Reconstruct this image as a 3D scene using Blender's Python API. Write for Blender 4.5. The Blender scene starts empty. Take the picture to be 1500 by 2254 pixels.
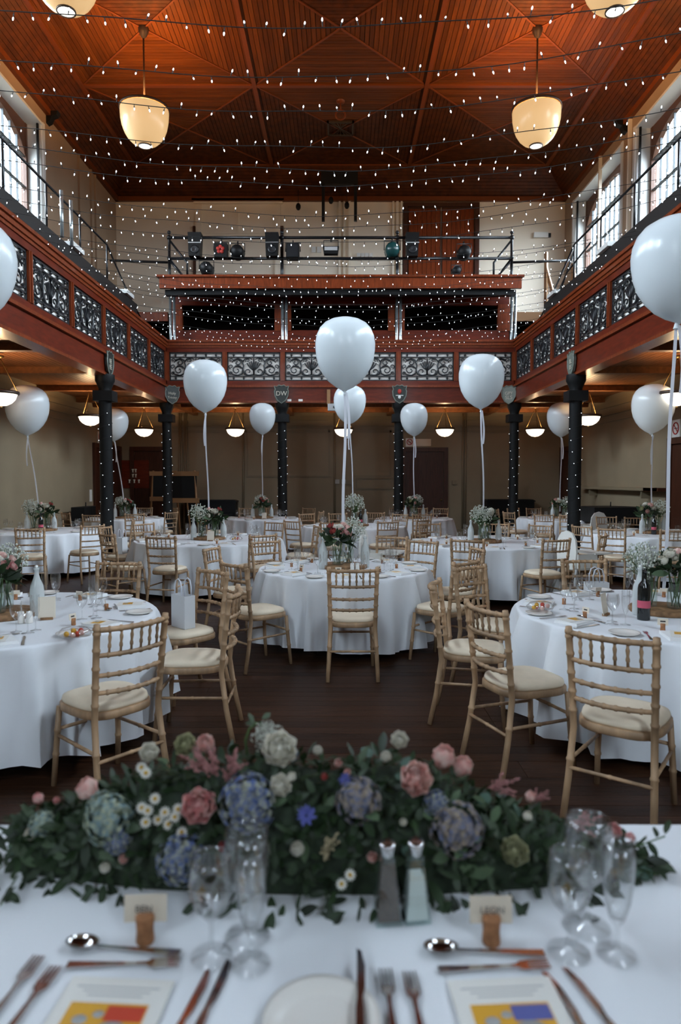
import bpy, math, random
from mathutils import Vector, Matrix
random.seed(11)
R_ = random.Random(5)
sc = bpy.context.scene
COL = sc.collection
PI = math.pi

# ------------------------------------------------------------------ camera
CAM_H, FPX = 1.58, 1500.0
PITCH = math.atan((1127 - 1058) / FPX)
SP, CP = math.sin(PITCH), math.cos(PITCH)
cam = bpy.data.cameras.new('camera')
cam.sensor_fit = 'VERTICAL'; cam.sensor_height = 36.0; cam.sensor_width = 24.0
cam.lens = FPX / 2254 * 36.0
cam.clip_start = 0.05; cam.clip_end = 200
cam.dof.use_dof = True; cam.dof.focus_distance = 6.6; cam.dof.aperture_fstop = 2.4
co = bpy.data.objects.new('camera', cam); COL.objects.link(co)
co.location = (0, 0, CAM_H); co.rotation_euler = (PI / 2 - PITCH, 0, 0)
sc.camera = co

# ------------------------------------------------------------------ world (overcast daylight) and exposure
w = bpy.data.worlds.new('overcast'); sc.world = w; w.use_nodes = True
bg = w.node_tree.nodes['Background']
bg.inputs[1].default_value = 38.0
# overcast sky: brightest overhead, darker to the horizon, dull ground below it
WN, WL = w.node_tree.nodes, w.node_tree.links
tcw = WN.new('ShaderNodeTexCoord'); sx = WN.new('ShaderNodeSeparateXYZ'); WL.new(tcw.outputs['Generated'], sx.inputs[0])
rw = WN.new('ShaderNodeValToRGB'); mw = WN.new('ShaderNodeMapRange'); mw.inputs[1].default_value = -1; WL.new(sx.outputs['Z'], mw.inputs[0]); WL.new(mw.outputs[0], rw.inputs[0])
el = rw.color_ramp.elements; el[0].position = .485; el[0].color = (.035, .034, .030, 1); el[1].position = 1; el[1].color = (.82, .91, 1.0, 1)
e2 = el.new(.5); e2.color = (.305, .325, .345, 1)
WL.new(rw.outputs[0], bg.inputs[0])
w.cycles.sampling_method = 'MANUAL'; w.cycles.sample_map_resolution = 256
sc.view_settings.view_transform = 'Standard'; sc.view_settings.look = 'None'
sc.view_settings.gamma = 1.0; sc.view_settings.use_curve_mapping = False
sc.view_settings.exposure = 0.72
sc.cycles.max_bounces = 7; sc.cycles.diffuse_bounces = 4; sc.cycles.glossy_bounces = 3
sc.cycles.transmission_bounces = 4; sc.cycles.transparent_max_bounces = 18
sc.cycles.sample_clamp_indirect = 4.0; sc.cycles.caustics_reflective = False; sc.cycles.caustics_refractive = False
sc.cycles.use_denoising = True; sc.cycles.use_adaptive_sampling = True; sc.cycles.adaptive_threshold = .02

# ------------------------------------------------------------------ room numbers (metres)
RX, DY, FY = 6.34, 19.6, -4.1          # half width, back wall, wall behind the camera
ZW, ZC = 9.53, 10.2                    # top of walls, flat ceiling
CX, CY = 5.64, 19.04                   # flat ceiling limits
CELL = 3.76
GX, GY = 4.13, 16.32                   # gallery fronts
SOF = 3.52                             # gallery soffit
WIN_R = [17.25, 13.4, 9.55, 5.7, 1.85]
WIN_L = [13.25, 9.45, 5.65, 1.85]
WHALF, WZ0, WZ1, REV = 1.55, 6.5, 9.15, 0.36
WIN_F = [-3.3, 3.3]

def portal(loc, rot, sx, sy):
    l = bpy.data.lights.new('window_daylight', 'AREA'); l.shape = 'RECTANGLE'; l.size = sx; l.size_y = sy
    l.cycles.is_portal = True
    o = bpy.data.objects.new('window_daylight', l); COL.objects.link(o); o.location = loc; o.rotation_euler = rot
for y in WIN_R: portal((RX + REV + .08, y, (WZ0 + WZ1) / 2), (PI / 2, 0, PI / 2), 2.5, 2.6)
for y in WIN_L: portal((-RX - REV - .08, y, (WZ0 + WZ1) / 2), (PI / 2, 0, -PI / 2), 2.5, 2.6)
for x in WIN_F: portal((x, FY - REV - .08, 5.7), (PI / 2, 0, 0), 1.1, 4.2)

# ------------------------------------------------------------------ pixel helpers: a pixel gives a direction, the plane it meets gives the place
def ray(x, y):
    u = (x - 750) / FPX; v = (1127 - y) / FPX
    return Vector((u, CP + v * SP, v * CP - SP))
def at_z(x, y, z):
    d = ray(x, y); return Vector((0, 0, CAM_H)) + d * ((z - CAM_H) / d.z)
def at_y(x, y, Y):
    d = ray(x, y); return Vector((0, 0, CAM_H)) + d * (Y / d.y)
def at_x(x, y, X):
    d = ray(x, y); return Vector((0, 0, CAM_H)) + d * (X / d.x)

# ------------------------------------------------------------------ materials
def lin(c):
    return tuple(((k / 255) / 12.92 if k / 255 <= .04045 else ((k / 255 + .055) / 1.055) ** 2.4) for k in c)
def nm(name):
    m = bpy.data.materials.new(name); m.use_nodes = True
    return m, m.node_tree.nodes, m.node_tree.links, m.node_tree.nodes['Principled BSDF']
def mat(name, col, rough=.5, metal=0, spec=.5, var=0, scale=8, stretch=(1, 1, 1), rnd=0, bump=0, bscale=60, sheen=0, coat=0, coords='Object'):
    """plain principled material with optional noise variation, per-object random brightness and fine bump"""
    m, N, L, b = nm(name)
    b.inputs['Roughness'].default_value = rough; b.inputs['Metallic'].default_value = metal
    b.inputs['Specular IOR Level'].default_value = spec
    if sheen: b.inputs['Sheen Weight'].default_value = sheen
    if coat: b.inputs['Coat Weight'].default_value = coat; b.inputs['Coat Roughness'].default_value = .12
    b.inputs['Base Color'].default_value = (*col, 1)
    if var or bump:
        tc = N.new('ShaderNodeTexCoord'); mp = N.new('ShaderNodeMapping'); mp.inputs['Scale'].default_value = stretch
        L.new(tc.outputs[coords], mp.inputs['Vector'])
    src = None
    if var:
        nz = N.new('ShaderNodeTexNoise'); nz.inputs['Scale'].default_value = scale; nz.inputs['Detail'].default_value = 5
        L.new(mp.outputs[0], nz.inputs['Vector'])
        mr = N.new('ShaderNodeMapRange'); mr.inputs[1].default_value = .3; mr.inputs[2].default_value = .7
        mr.inputs[3].default_value = 1 - var; mr.inputs[4].default_value = 1 + var
        L.new(nz.outputs[0], mr.inputs[0]); src = mr.outputs[0]
    if rnd:
        oi = N.new('ShaderNodeObjectInfo'); r2 = N.new('ShaderNodeMapRange')
        r2.inputs[3].default_value = 1 - rnd; r2.inputs[4].default_value = 1 + rnd
        L.new(oi.outputs['Random'], r2.inputs[0])
        if src:
            mu = N.new('ShaderNodeMath'); mu.operation = 'MULTIPLY'; L.new(src, mu.inputs[0]); L.new(r2.outputs[0], mu.inputs[1]); src = mu.outputs[0]
        else: src = r2.outputs[0]
    if src:
        vm = N.new('ShaderNodeVectorMath'); vm.operation = 'SCALE'; vm.inputs[0].default_value = col
        L.new(src, vm.inputs['Scale']); L.new(vm.outputs[0], b.inputs['Base Color'])
    if bump:
        nb = N.new('ShaderNodeTexNoise'); nb.inputs['Scale'].default_value = bscale; nb.inputs['Detail'].default_value = 3
        L.new(mp.outputs[0], nb.inputs['Vector']); bp = N.new('ShaderNodeBump'); bp.inputs['Strength'].default_value = bump; bp.inputs['Distance'].default_value = .01
        L.new(nb.outputs[0], bp.inputs['Height']); L.new(bp.outputs[0], b.inputs['Normal'])
    return m
def emit(name, col, strength, base=(.8, .8, .8), rough=.3, sample=True):
    m, N, L, b = nm(name)
    b.inputs['Base Color'].default_value = (*base, 1); b.inputs['Roughness'].default_value = rough
    b.inputs['Emission Color'].default_value = (*col, 1); b.inputs['Emission Strength'].default_value = strength
    if not sample: m.cycles.emission_sampling = 'NONE'
    return m
def thin_glass(name, tint=(.985, .99, .99), refl=.08, body=0, body_col=(.8, .85, .86)):
    """thin wall glass: mostly see-through, with mirror reflection growing towards the edge; body = milky share"""
    m, N, L, b = nm(name); out = N['Material Output']; N.remove(b)
    tr = N.new('ShaderNodeBsdfTransparent'); tr.inputs[0].default_value = (*tint, 1)
    gl = N.new('ShaderNodeBsdfGlossy'); gl.inputs['Roughness'].default_value = .04
    fr = N.new('ShaderNodeLayerWeight'); fr.inputs[0].default_value = .5
    pw = N.new('ShaderNodeMath'); pw.operation = 'POWER'; pw.inputs[1].default_value = 2.3; L.new(fr.outputs['Facing'], pw.inputs[0])
    mr = N.new('ShaderNodeMapRange'); mr.inputs[1].default_value = 0; mr.inputs[2].default_value = 1; mr.inputs[3].default_value = refl; mr.inputs[4].default_value = .9
    L.new(pw.outputs[0], mr.inputs[0])
    mx = N.new('ShaderNodeMixShader'); L.new(mr.outputs[0], mx.inputs[0]); L.new(tr.outputs[0], mx.inputs[1]); L.new(gl.outputs[0], mx.inputs[2])
    res = mx
    if body:
        df = N.new('ShaderNodeBsdfDiffuse'); df.inputs[0].default_value = (*body_col, 1)
        m2 = N.new('ShaderNodeMixShader'); m2.inputs[0].default_value = body
        L.new(mx.outputs[0], m2.inputs[1]); L.new(df.outputs[0], m2.inputs[2]); res = m2
    L.new(res.outputs[0], out.inputs['Surface'])
    return m
def soft(name, col, trans=.35, rough=.6, rnd=0, gloss=0, grad=None):
    """petal / leaf / balloon skin: diffuse plus light passing through"""
    m, N, L, b = nm(name); out = N['Material Output']
    b.inputs['Roughness'].default_value = rough; b.inputs['Base Color'].default_value = (*col, 1)
    tl = N.new('ShaderNodeBsdfTranslucent'); tl.inputs[0].default_value = (*col, 1)
    if rnd:
        oi = N.new('ShaderNodeObjectInfo'); r2 = N.new('ShaderNodeMapRange'); r2.inputs[3].default_value = 1 - rnd; r2.inputs[4].default_value = 1 + rnd
        L.new(oi.outputs['Random'], r2.inputs[0]); vm = N.new('ShaderNodeVectorMath'); vm.operation = 'SCALE'; vm.inputs[0].default_value = col
        L.new(r2.outputs[0], vm.inputs['Scale']); L.new(vm.outputs[0], b.inputs['Base Color']); L.new(vm.outputs[0], tl.inputs[0])
    if grad:
        tc = N.new('ShaderNodeTexNoise'); tc.inputs['Scale'].default_value = grad[1]; rp = N.new('ShaderNodeValToRGB')
        rp.color_ramp.elements[0].position = .38; rp.color_ramp.elements[1].position = .62
        rp.color_ramp.elements[0].color = (*col, 1); rp.color_ramp.elements[1].color = (*grad[0], 1)
        t2 = N.new('ShaderNodeTexCoord'); L.new(t2.outputs['Object'], tc.inputs['Vector']); L.new(tc.outputs[0], rp.inputs[0])
        L.new(rp.outputs[0], b.inputs['Base Color']); L.new(rp.outputs[0], tl.inputs[0])
    mx = N.new('ShaderNodeMixShader'); mx.inputs[0].default_value = trans
    L.new(b.outputs[0], mx.inputs[1]); L.new(tl.outputs[0], mx.inputs[2]); L.new(mx.outputs[0], out.inputs['Surface'])
    return m

M = {}
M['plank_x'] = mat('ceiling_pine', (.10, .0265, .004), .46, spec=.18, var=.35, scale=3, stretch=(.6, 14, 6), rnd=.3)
M['pine_joined_shaded'] = mat('ceiling_pine_shaded', (.066, .0165, .003), .5, spec=.18, var=.4, scale=2.2, stretch=(3, 3, 3))  # same pine, shade of the dim rear ceiling put into a darker colour
M['soffit'] = mat('soffit_pine', (.20, .075, .026), .4, var=.3, scale=3, stretch=(4, 1, 4))
M['rib'] = mat('ceiling_rib', (.15, .036, .009), .4, spec=.3)
M['groove'] = mat('board_groove', (.016, .007, .004), .9)
M['mahog'] = mat('mahogany', (.125, .016, .0045), .36, spec=.25, var=.3, scale=4, stretch=(1, 1, 5), coat=.06)
M['mahog2'] = mat('mahogany_stile', (.185, .034, .008), .36, spec=.25, var=.3, scale=5, stretch=(6, 6, 1), coat=.1)
M['darkwood'] = mat('dark_door', (.055, .017, .008), .45, spec=.3, var=.3, scale=5, stretch=(8, 8, .6))
M['wall'] = mat('upper_paint', (.33, .225, .145), .75, var=.05, scale=2, bump=.05, bscale=20)
M['wall_low'] = mat('lower_paint', (.265, .21, .135), .6, var=.06, scale=2, bump=.06, bscale=18)
M['trimlow'] = mat('lower_trim', (.22, .175, .11), .5)
M['white'] = mat('white_paint', (.76, .77, .74), .45)
M['cream'] = mat('cream_paint', (.84, .75, .61), .6)
M['board_white'] = mat('panel_backing', (.90, .87, .82), .7)
M['iron'] = mat('black_iron', (.010, .012, .015), .38, spec=.6)
M['ironm'] = mat('rail_iron', (.012, .013, .015), .3, metal=.3)
M['steel'] = mat('steel_pole', (.42, .47, .48), .28, metal=.8)
M['black'] = mat('black_casing', (.007, .0075, .008), .5, spec=.25)
M['tier'] = mat('tier_black', (.012, .010, .009), .6)
M['winframe'] = mat('window_wood', (.11, .045, .022), .5)
M['winbar'] = mat('window_bar', (.05, .06, .065), .5)
M['pane'] = thin_glass('window_pane', (.93, .97, 1.0), .05)
M['floor'] = mat('floor_board', (.046, .018, .008), .45, spec=.3, var=.5, scale=5, stretch=(.5, 9, 5), rnd=.3, bump=.25, bscale=30)
M['floor_far'] = mat('floor_board_far', (.046, .018, .008), .45, spec=.3, var=.4, scale=5, stretch=(.5, 9, 5))
M['chair'] = mat('limewashed_beech', (.40, .255, .145), .5, var=.4, scale=14, stretch=(1, 1, .25), rnd=.12)
M['pad'] = mat('ivory_seat_pad', (.82, .70, .53), .7, var=.08, scale=7, bump=.06, bscale=10)
M['linen'] = mat('white_linen', (.80, .82, .85), .85, sheen=.25, bump=.03, bscale=8)
M['linen2'] = mat('napkin_linen', (.84, .84, .83), .85, sheen=.2)
M['balloon'] = soft('white_latex', (.80, .85, .87), .25, .22)
M['ribbon'] = soft('satin_ribbon', (.82, .84, .90), .3, .35)
M['glass'] = thin_glass('clear_glass')
M['jar'] = thin_glass('jar_glass', (.88, .95, .92), .1, .04)
M['frost'] = thin_glass('frosted_bottle', (.85, .90, .90), .08, .55, (.80, .84, .83))
M['aqua'] = thin_glass('aqua_glass', (.90, .97, .96), .10, .03, (.4, .6, .6))
M['wine'] = mat('dark_wine_glass', (.008, .010, .010), .08, spec=.8)
M['winelabel'] = mat('pink_band', (.55, .09, .14), .5)
M['cork'] = mat('cork', (.36, .16, .07), .8, var=.35, scale=60)
M['card'] = mat('cream_card', (.74, .66, .54), .7)
M['paper'] = mat('white_paper', (.80, .78, .73), .7)
M['ink'] = mat('ink', (.03, .03, .03), .7)
M['china'] = mat('ivory_china', (.78, .75, .70), .22)
M['cutlery'] = mat('polished_steel', (.62, .60, .58), .12, metal=1)
M['bark'] = mat('log_slice', (.24, .13, .06), .8, var=.4, scale=30)
M['pewter'] = mat('shaker_cap', (.7, .7, .7), .15, metal=1)
M['salt'] = mat('salt', (.80, .80, .78), .9)
M['pepper'] = mat('pepper', (.09, .05, .035), .9, var=.5, scale=300)
M['brass'] = mat('brass', (.15, .09, .03), .45, metal=.7)
M['bronze'] = mat('bronze_rim', (.07, .045, .03), .4, metal=.5)
M['gold'] = mat('gold_paint', (.55, .38, .14), .4, metal=.4)
M['letter'] = mat('letter_paint', (.62, .58, .48), .6)
M['shield'] = mat('shield_green', (.020, .026, .022), .4)
M['shieldlt'] = mat('shield_grey', (.16, .18, .15), .4)
M['red'] = mat('red_paint', (.45, .03, .02), .5)
M['bowl_up'] = emit('lit_cream_bowl', (1.0, .60, .25), .36, (.72, .52, .30), .25)
M['bowl_low'] = emit('lit_opal_bowl', (1.0, .84, .66), 1.7, (.8, .75, .7), .3)
M['spotdot'] = emit('bowl_finial', (1, .95, .85), 1.6, (.8, .8, .8))
M['bulb'] = emit('led_bulb', (.82, .90, 1.0), 2.6, (.9, .9, .9), .2, False)
M['cable'] = mat('dark_cable', (.008, .009, .008), .6)
M['grey'] = mat('grey_plastic', (.45, .46, .46), .5)
M['leaf'] = soft('leaf', (.016, .034, .011), .2, .5, rnd=.6)
M['leaf2'] = soft('leaf_pale', (.07, .11, .055), .2, .6, rnd=.35)
M['euca'] = soft('eucalyptus', (.09, .16, .12), .2, .6, rnd=.25)
M['foliage'] = mat('dark_foliage', (.014, .026, .011), .8, var=.5, scale=40)
M['stem'] = mat('stem', (.06, .12, .035), .6)
M['rose_pink'] = soft('rose_pink', (.78, .34, .34), .3, .6, grad=((.86, .60, .54), 2.5))
M['rose_peach'] = soft('rose_peach', (.82, .46, .41), .3, .6, grad=((.88, .66, .58), 2.5))
M['rose_white'] = soft('rose_cream', (.86, .83, .73), .3, .6)
M['rose_green'] = soft('rose_green', (.50, .50, .30), .3, .6)
M['rose_red'] = soft('coral_petal', (.50, .10, .09), .3, .6)
M['hyd_blue'] = soft('hydrangea_blue', (.10, .15, .36), .25, .6, grad=((.46, .47, .36), 4))
M['hyd_pale'] = soft('hydrangea_pale', (.22, .33, .36), .25, .6, grad=((.52, .55, .38), 4))
M['hyd_brown'] = soft('hydrangea_dusky', (.17, .19, .30), .25, .6, grad=((.42, .34, .25), 4))
M['petal_white'] = soft('white_petal', (.80, .79, .72), .3, .6)
M['daisy_eye'] = mat('daisy_eye', (.55, .33, .04), .8)
M['astilbe'] = soft('astilbe', (.50, .24, .23), .25, .7)
M['astilbe_cream'] = soft('astilbe_cream', (.50, .42, .26), .25, .7)
M['corn'] = soft('cornflower', (.16, .18, .50), .25, .6)
M['gyp'] = soft('gypsophila', (.66, .68, .60), .25, .7)
M['tan'] = mat('easel_wood', (.30, .15, .06), .6)
M['highchair'] = mat('white_plastic', (.80, .79, .74), .35)
M['teal'] = mat('teal_casing', (.01, .06, .06), .25)
M['lens_gold'] = mat('gold_lens', (.40, .24, .05), .2, metal=.7)
M['bagpaper'] = soft('white_bag_paper', (.80, .81, .82), .3, .7)
M['sweet_r'] = mat('red_sweet', (.60, .07, .04), .3)
M['sweet_y'] = mat('yellow_sweet', (.75, .40, .05), .3)

# ------------------------------------------------------------------ mesh helpers
class MB:
    def __init__(s): s.v = []; s.f = []; s.s = []
    def add(s, V, F, smooth=False):
        k = len(s.v); s.v += [tuple(p) for p in V]; s.f += [tuple(i + k for i in q) for q in F]; s.s += [smooth] * len(F); return s
    def b(s, x0, x1, y0, y1, z0, z1, m=None):
        V = [Vector((x, y, z)) for z in (z0, z1) for y in (y0, y1) for x in (x0, x1)]
        if m: V = [m @ p for p in V]
        return s.add(V, [(0, 2, 3, 1), (4, 5, 7, 6), (0, 1, 5, 4), (2, 6, 7, 3), (0, 4, 6, 2), (1, 3, 7, 5)])
    def tube(s, P, r, n=8, cap=True, smooth=True, closed=False):
        P = [Vector(p) for p in P]; k = len(P); rr = r if isinstance(r, (list, tuple)) else [r] * k
        V = []; up = None
        for i, p in enumerate(P):
            if closed: t = P[(i + 1) % k] - P[i - 1]
            else: t = (P[min(i + 1, k - 1)] - P[max(i - 1, 0)])
            if t.length < 1e-9: t = Vector((0, 0, 1))
            t.normalize()
            if up is None:
                up = Vector((0, 0, 1)) if abs(t.z) < .9 else Vector((0, 1, 0))
            a = t.cross(up)
            if a.length < 1e-6: a = t.orthogonal()
            a.normalize(); c = a.cross(t); up = c
            for j in range(n):
                q = 2 * PI * j / n; V.append(p + (a * math.cos(q) + c * math.sin(q)) * rr[i])
        F = []
        for i in range(k if closed else k - 1):
            i2 = (i + 1) % k
            for j in range(n):
                F.append((i * n + j, i * n + (j + 1) % n, i2 * n + (j + 1) % n, i2 * n + j))
        if cap and not closed:
            F.append(tuple(range(n - 1, -1, -1))); F.append(tuple((k - 1) * n + j for j in range(n)))
        return s.add(V, F, smooth)
    def lathe(s, prof, n=16, o=(0, 0, 0), m=None, smooth=True, cap=False):
        V = []
        for r, z in prof:
            for j in range(n):
                q = 2 * PI * j / n; p = Vector((r * math.cos(q), r * math.sin(q), z))
                V.append((m @ p if m else p) + Vector(o))
        F = [(i * n + j, i * n + (j + 1) % n, (i + 1) * n + (j + 1) % n, (i + 1) * n + j) for i in range(len(prof) - 1) for j in range(n)]
        if cap:
            F.append(tuple(range(n - 1, -1, -1))); F.append(tuple((len(prof) - 1) * n + j for j in range(n)))
        return s.add(V, F, smooth)
    def ball(s, o, r, n=8, k=5, sc_=(1, 1, 1)):
        m = Matrix.Diagonal((*sc_, 1)).to_3x3()
        return s.lathe([(max(1e-4, r * math.sin(PI * i / k)), -r * math.cos(PI * i / k)) for i in range(k + 1)], n, o, m)
    def prism(s, poly, d, m=None):
        """polygon in x,y extruded along +z by d, then transformed"""
        n = len(poly); V = [Vector((x, y, z)) for z in (0, d) for x, y in poly]
        if m: V = [m @ p for p in V]
        return s.add(V, [tuple(range(n - 1, -1, -1)), tuple(range(n, 2 * n))] + [(i, (i + 1) % n, n + (i + 1) % n, n + i) for i in range(n)])
    def mesh(s, name):
        me = bpy.data.meshes.new(name); me.from_pydata(s.v, [], s.f); me.polygons.foreach_set('use_smooth', s.s); me.update(); return me
    def obj(s, name, m, parent=None, loc=None, rz=None):
        return mk(name, s.mesh(name), m, parent, loc, rz)
def mk(name, me, m, parent=None, loc=None, rz=None):
    if m and not me.materials: me.materials.append(M[m])
    o = bpy.data.objects.new(name, me); COL.objects.link(o)
    if parent: o.parent = parent
    if loc is not None: o.location = loc
    if rz is not None: o.rotation_euler = (0, 0, rz)
    return o
def put(name, me, mtx, parent=None):
    o = bpy.data.objects.new(name, me); COL.objects.link(o)
    if parent: o.parent = parent
    o.matrix_local = mtx; return o
def tag(o, label=None, cat=None, group=None, kind=None):
    if label: o['label'] = label
    if cat: o['category'] = cat
    if group: o['group'] = group
    if kind: o['kind'] = kind
    return o
def thing(name, label, cat, loc=(0, 0, 0), rz=0, group=None):
    o = bpy.data.objects.new(name, None); o.empty_display_size = .05; COL.objects.link(o)
    o.location = loc; o.rotation_euler = (0, 0, rz); return tag(o, label, cat, group)
KIDS = {}
def kids(o):
    if o.name not in KIDS: KIDS[o.name] = list(o.children)
    return KIDS[o.name]
def dup(root, loc, rz=0, label=None, group=None, scale=None):
    r = root.copy(); COL.objects.link(r); r.location = loc; r.rotation_euler = (0, 0, rz)
    if scale: r.scale = (scale,) * 3
    if label: r['label'] = label
    if group: r['group'] = group
    for ch in kids(root):
        c = ch.copy(); COL.objects.link(c); c.parent = r
        for g in kids(ch):
            d = g.copy(); COL.objects.link(d); d.parent = c
    return r
class Proto:
    """a thing built once; the first use is the original itself, later uses are copies"""
    def __init__(s, root): s.root = root; s.used = False
    def at(s, loc, rz=0, label=None, group=None, scale=None, cat=None):
        if not s.used:
            kids(s.root); [kids(k) for k in kids(s.root)]
            s.used = True; r = s.root; r.location = loc; r.rotation_euler = (0, 0, rz)
            if scale: r.scale = (scale,) * 3
            if label: r['label'] = label
            if group: r['group'] = group
            return r
        return dup(s.root, loc, rz, label, group, scale)
def struct(o): o['kind'] = 'structure'; return o
def Rz(a): return Matrix.Rotation(a, 4, 'Z')
def Rx(a): return Matrix.Rotation(a, 4, 'X')
def Ry(a): return Matrix.Rotation(a, 4, 'Y')
def T(*p): return Matrix.Translation(Vector(p if len(p) == 3 else p[0]))

# ================================================================== SHELL
# ---- floor: boards run across the hall; the near ones are single planks
flo = MB().b(-RX - .7, RX + .7, FY - .7, DY + .3, -.2, -.022).obj('floor', 'groove'); struct(flo)
PLW = .105
long_me = {}
for L_ in (3.1, 4.2, 5.3):
    mm = MB().b(-L_ / 2 + .002, L_ / 2 - .002, -PLW / 2 + .0015, PLW / 2 - .0015, -.022, 0); me = mm.mesh('plank'); me.materials.append(M['floor']); long_me[L_] = me
rows = int((8.4 - 3.0) / PLW); far = MB()
y = FY; i = 0
while y < DY:
    yc = y + PLW / 2
    if 3.0 <= yc < 8.6:
        order = R_.sample([3.1, 4.2, 5.3], 3); x = -6.3
        for L_ in order:
            o = mk('plank', long_me[L_], None, flo, (x + L_ / 2, yc, R_.uniform(-.0012, 0)))
            x += L_
    else:
        x = -6.3
        for L_ in R_.sample([3.1, 4.2, 5.3], 3):
            far.b(x + .002, x + L_ - .002, y + .0015, y + PLW - .0015, -.022, 0); x += L_
    y += PLW
tag(far.obj('plank_field', 'floor_far', flo), kind='stuff')

# ---- side walls with window openings
def side_wall(s, wins, name):
    x0, x1 = sorted((s * RX, s * (RX + REV + .1)))
    low = struct(MB().b(x0, x1, FY - .5, DY + .5, -.02, 3.62).obj(name, 'wall_low'))
    up = MB(); up.b(x0, x1, FY - .5, DY + .5, 3.62, WZ0); up.b(x0, x1, FY - .5, DY + .5, WZ1, ZC + .3)
    e = [FY - .5] + sorted(v for c in wins for v in (c - WHALF, c + WHALF)) + [DY + .5]
    for a, b in zip(e[::2], e[1::2]): up.b(x0, x1, a, b, WZ0, WZ1)
    up.obj('upper_wall', 'wall', low)
    t = MB()
    for z0, z1, d in ((2.96, 3.02, .03), (3.12, 3.16, .05), (3.3, 3.42, .04)): t.b(*sorted((s * RX, s * (RX - d))), FY, DY, z0, z1)
    t.b(*sorted((s * RX, s * (RX - .025))), FY, DY, 0, .18); t.obj('picture_rail', 'trimlow', low)
    return low
wl = side_wall(-1, WIN_L, 'wall_left'); wr = side_wall(1, WIN_R, 'wall_right')
for i, yy in enumerate((16.9, 15.2)): MB().b(RX - .07, RX, yy - .03, yy + .03, 3.9, 9.5).obj('conduit', 'cream', wr)
for yy in (17.6, 17.9, 16.8): MB().b(-RX, -RX + .05, yy - .025, yy + .025, 3.9, 9.5).obj('conduit', 'wall', wl)
# back wall: lower and upper
wb = struct(MB().b(-RX - .7, RX + .7, DY, DY + .4, -.02, 3.62).obj('wall_back', 'wall_low'))
MB().b(-RX - .7, RX + .7, DY, DY + .4, 3.62, ZC + .3).obj('upper_wall', 'cream', wb)
t = MB()
for z0, z1, d in ((2.96, 3.02, .03), (3.12, 3.16, .05), (3.3, 3.42, .04)): t.b(-RX, RX, DY - d, DY, z0, z1)
t.b(-RX, RX, DY - .025, DY, 0, .18); t.obj('picture_rail', 'trimlow', wb)
def wall_frame(x0, x1, z0, z1, w_=.05, d=.03, m='trimlow', y=DY):
    f = MB()
    f.b(x0, x1, y - d, y, z0, z0 + w_); f.b(x0, x1, y - d, y, z1 - w_, z1); f.b(x0, x0 + w_, y - d, y, z0 + w_, z1 - w_); f.b(x1 - w_, x1, y - d, y, z0 + w_, z1 - w_)
    return f.obj('panel_moulding', m, wb)
P = lambda x, y: at_y(x, y, DY)
for a, b, c, d in ((541, 940, 727, 1050), (773, 943, 862, 1050), (783, 1050, 866, 1077)):
    p, q = P(a, d), P(c if False else c, b)
    wall_frame(p.x, q.x, P(a, d).z, P(a, b).z)
for px in (396, 400, 408, 412, 536, 1019, 1025, 1062, 737): 
    x = P(px, 1000).x; MB().tube([(x, DY - .03, .2), (x, DY - .03, 3.5)], .028, 6).obj('conduit', 'trimlow', wb)
for px, pz in ((743, 1060), (757, 1060), (768, 1062), (1000, 1062)):
    p = P(px, pz); MB().b(p.x - .06, p.x + .06, DY - .06, DY, p.z - .06, p.z + .06).obj('socket_box', 'grey' if px < 760 else 'trimlow', wb)
# upper back wall joinery: blind arch panel, pilasters, pipes
U = lambda x, y: at_y(x, y, DY)
f = MB(); a, b = U(433, 600), U(618, 440)
f.b(a.x - .06, b.x + .06, DY - .05, DY, b.z - .12, b.z - .02); f.b(a.x, a.x + .16, DY - .06, DY, 6.3, b.z - .15); f.b(b.x - .16, b.x, DY - .06, DY, 6.3, b.z - .15)
f.b(a.x + .2, b.x - .2, DY - .03, DY, U(433, 515).z, U(433, 513).z); f.b((a.x + b.x) / 2 - .02, (a.x + b.x) / 2 + .02, DY - .03, DY, U(433, 513).z, b.z - .2)
f.obj('blind_panel', 'cream', wb)
MB().b(a.x - .1, b.x + .1, DY - .1, DY, b.z - .05, b.z + .01).obj('panel_cornice', 'white', wb)
for px, wd in ((428, .07), (621, .09), (748, .05), (758, .03), (770, .06), (866, .05), (875, .07), (884, .05)):
    x = U(px, 500).x; MB().b(x - wd / 2, x + wd / 2, DY - .06, DY, 6.3, 8.75 if px in (428, 621) else 9.45).obj('conduit', 'darkwood' if px in (428, 621) else 'cream', wb)
# front wall behind the camera, three tall windows
wf = MB(); e = [-RX - .7] + [v for c in WIN_F for v in (c - .55, c + .55)] + [RX + .7]
y0, y1 = FY - REV - .1, FY
for a, b in zip(e[::2], e[1::2]): wf.b(a, b, y0, y1, 3.6, 7.8)
wf.b(-RX - .7, RX + .7, y0, y1, -.02, 3.6); wf.b(-RX - .7, RX + .7, y0, y1, 7.8, ZC + .3)
struct(wf.obj('wall_front', 'wall'))

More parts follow.
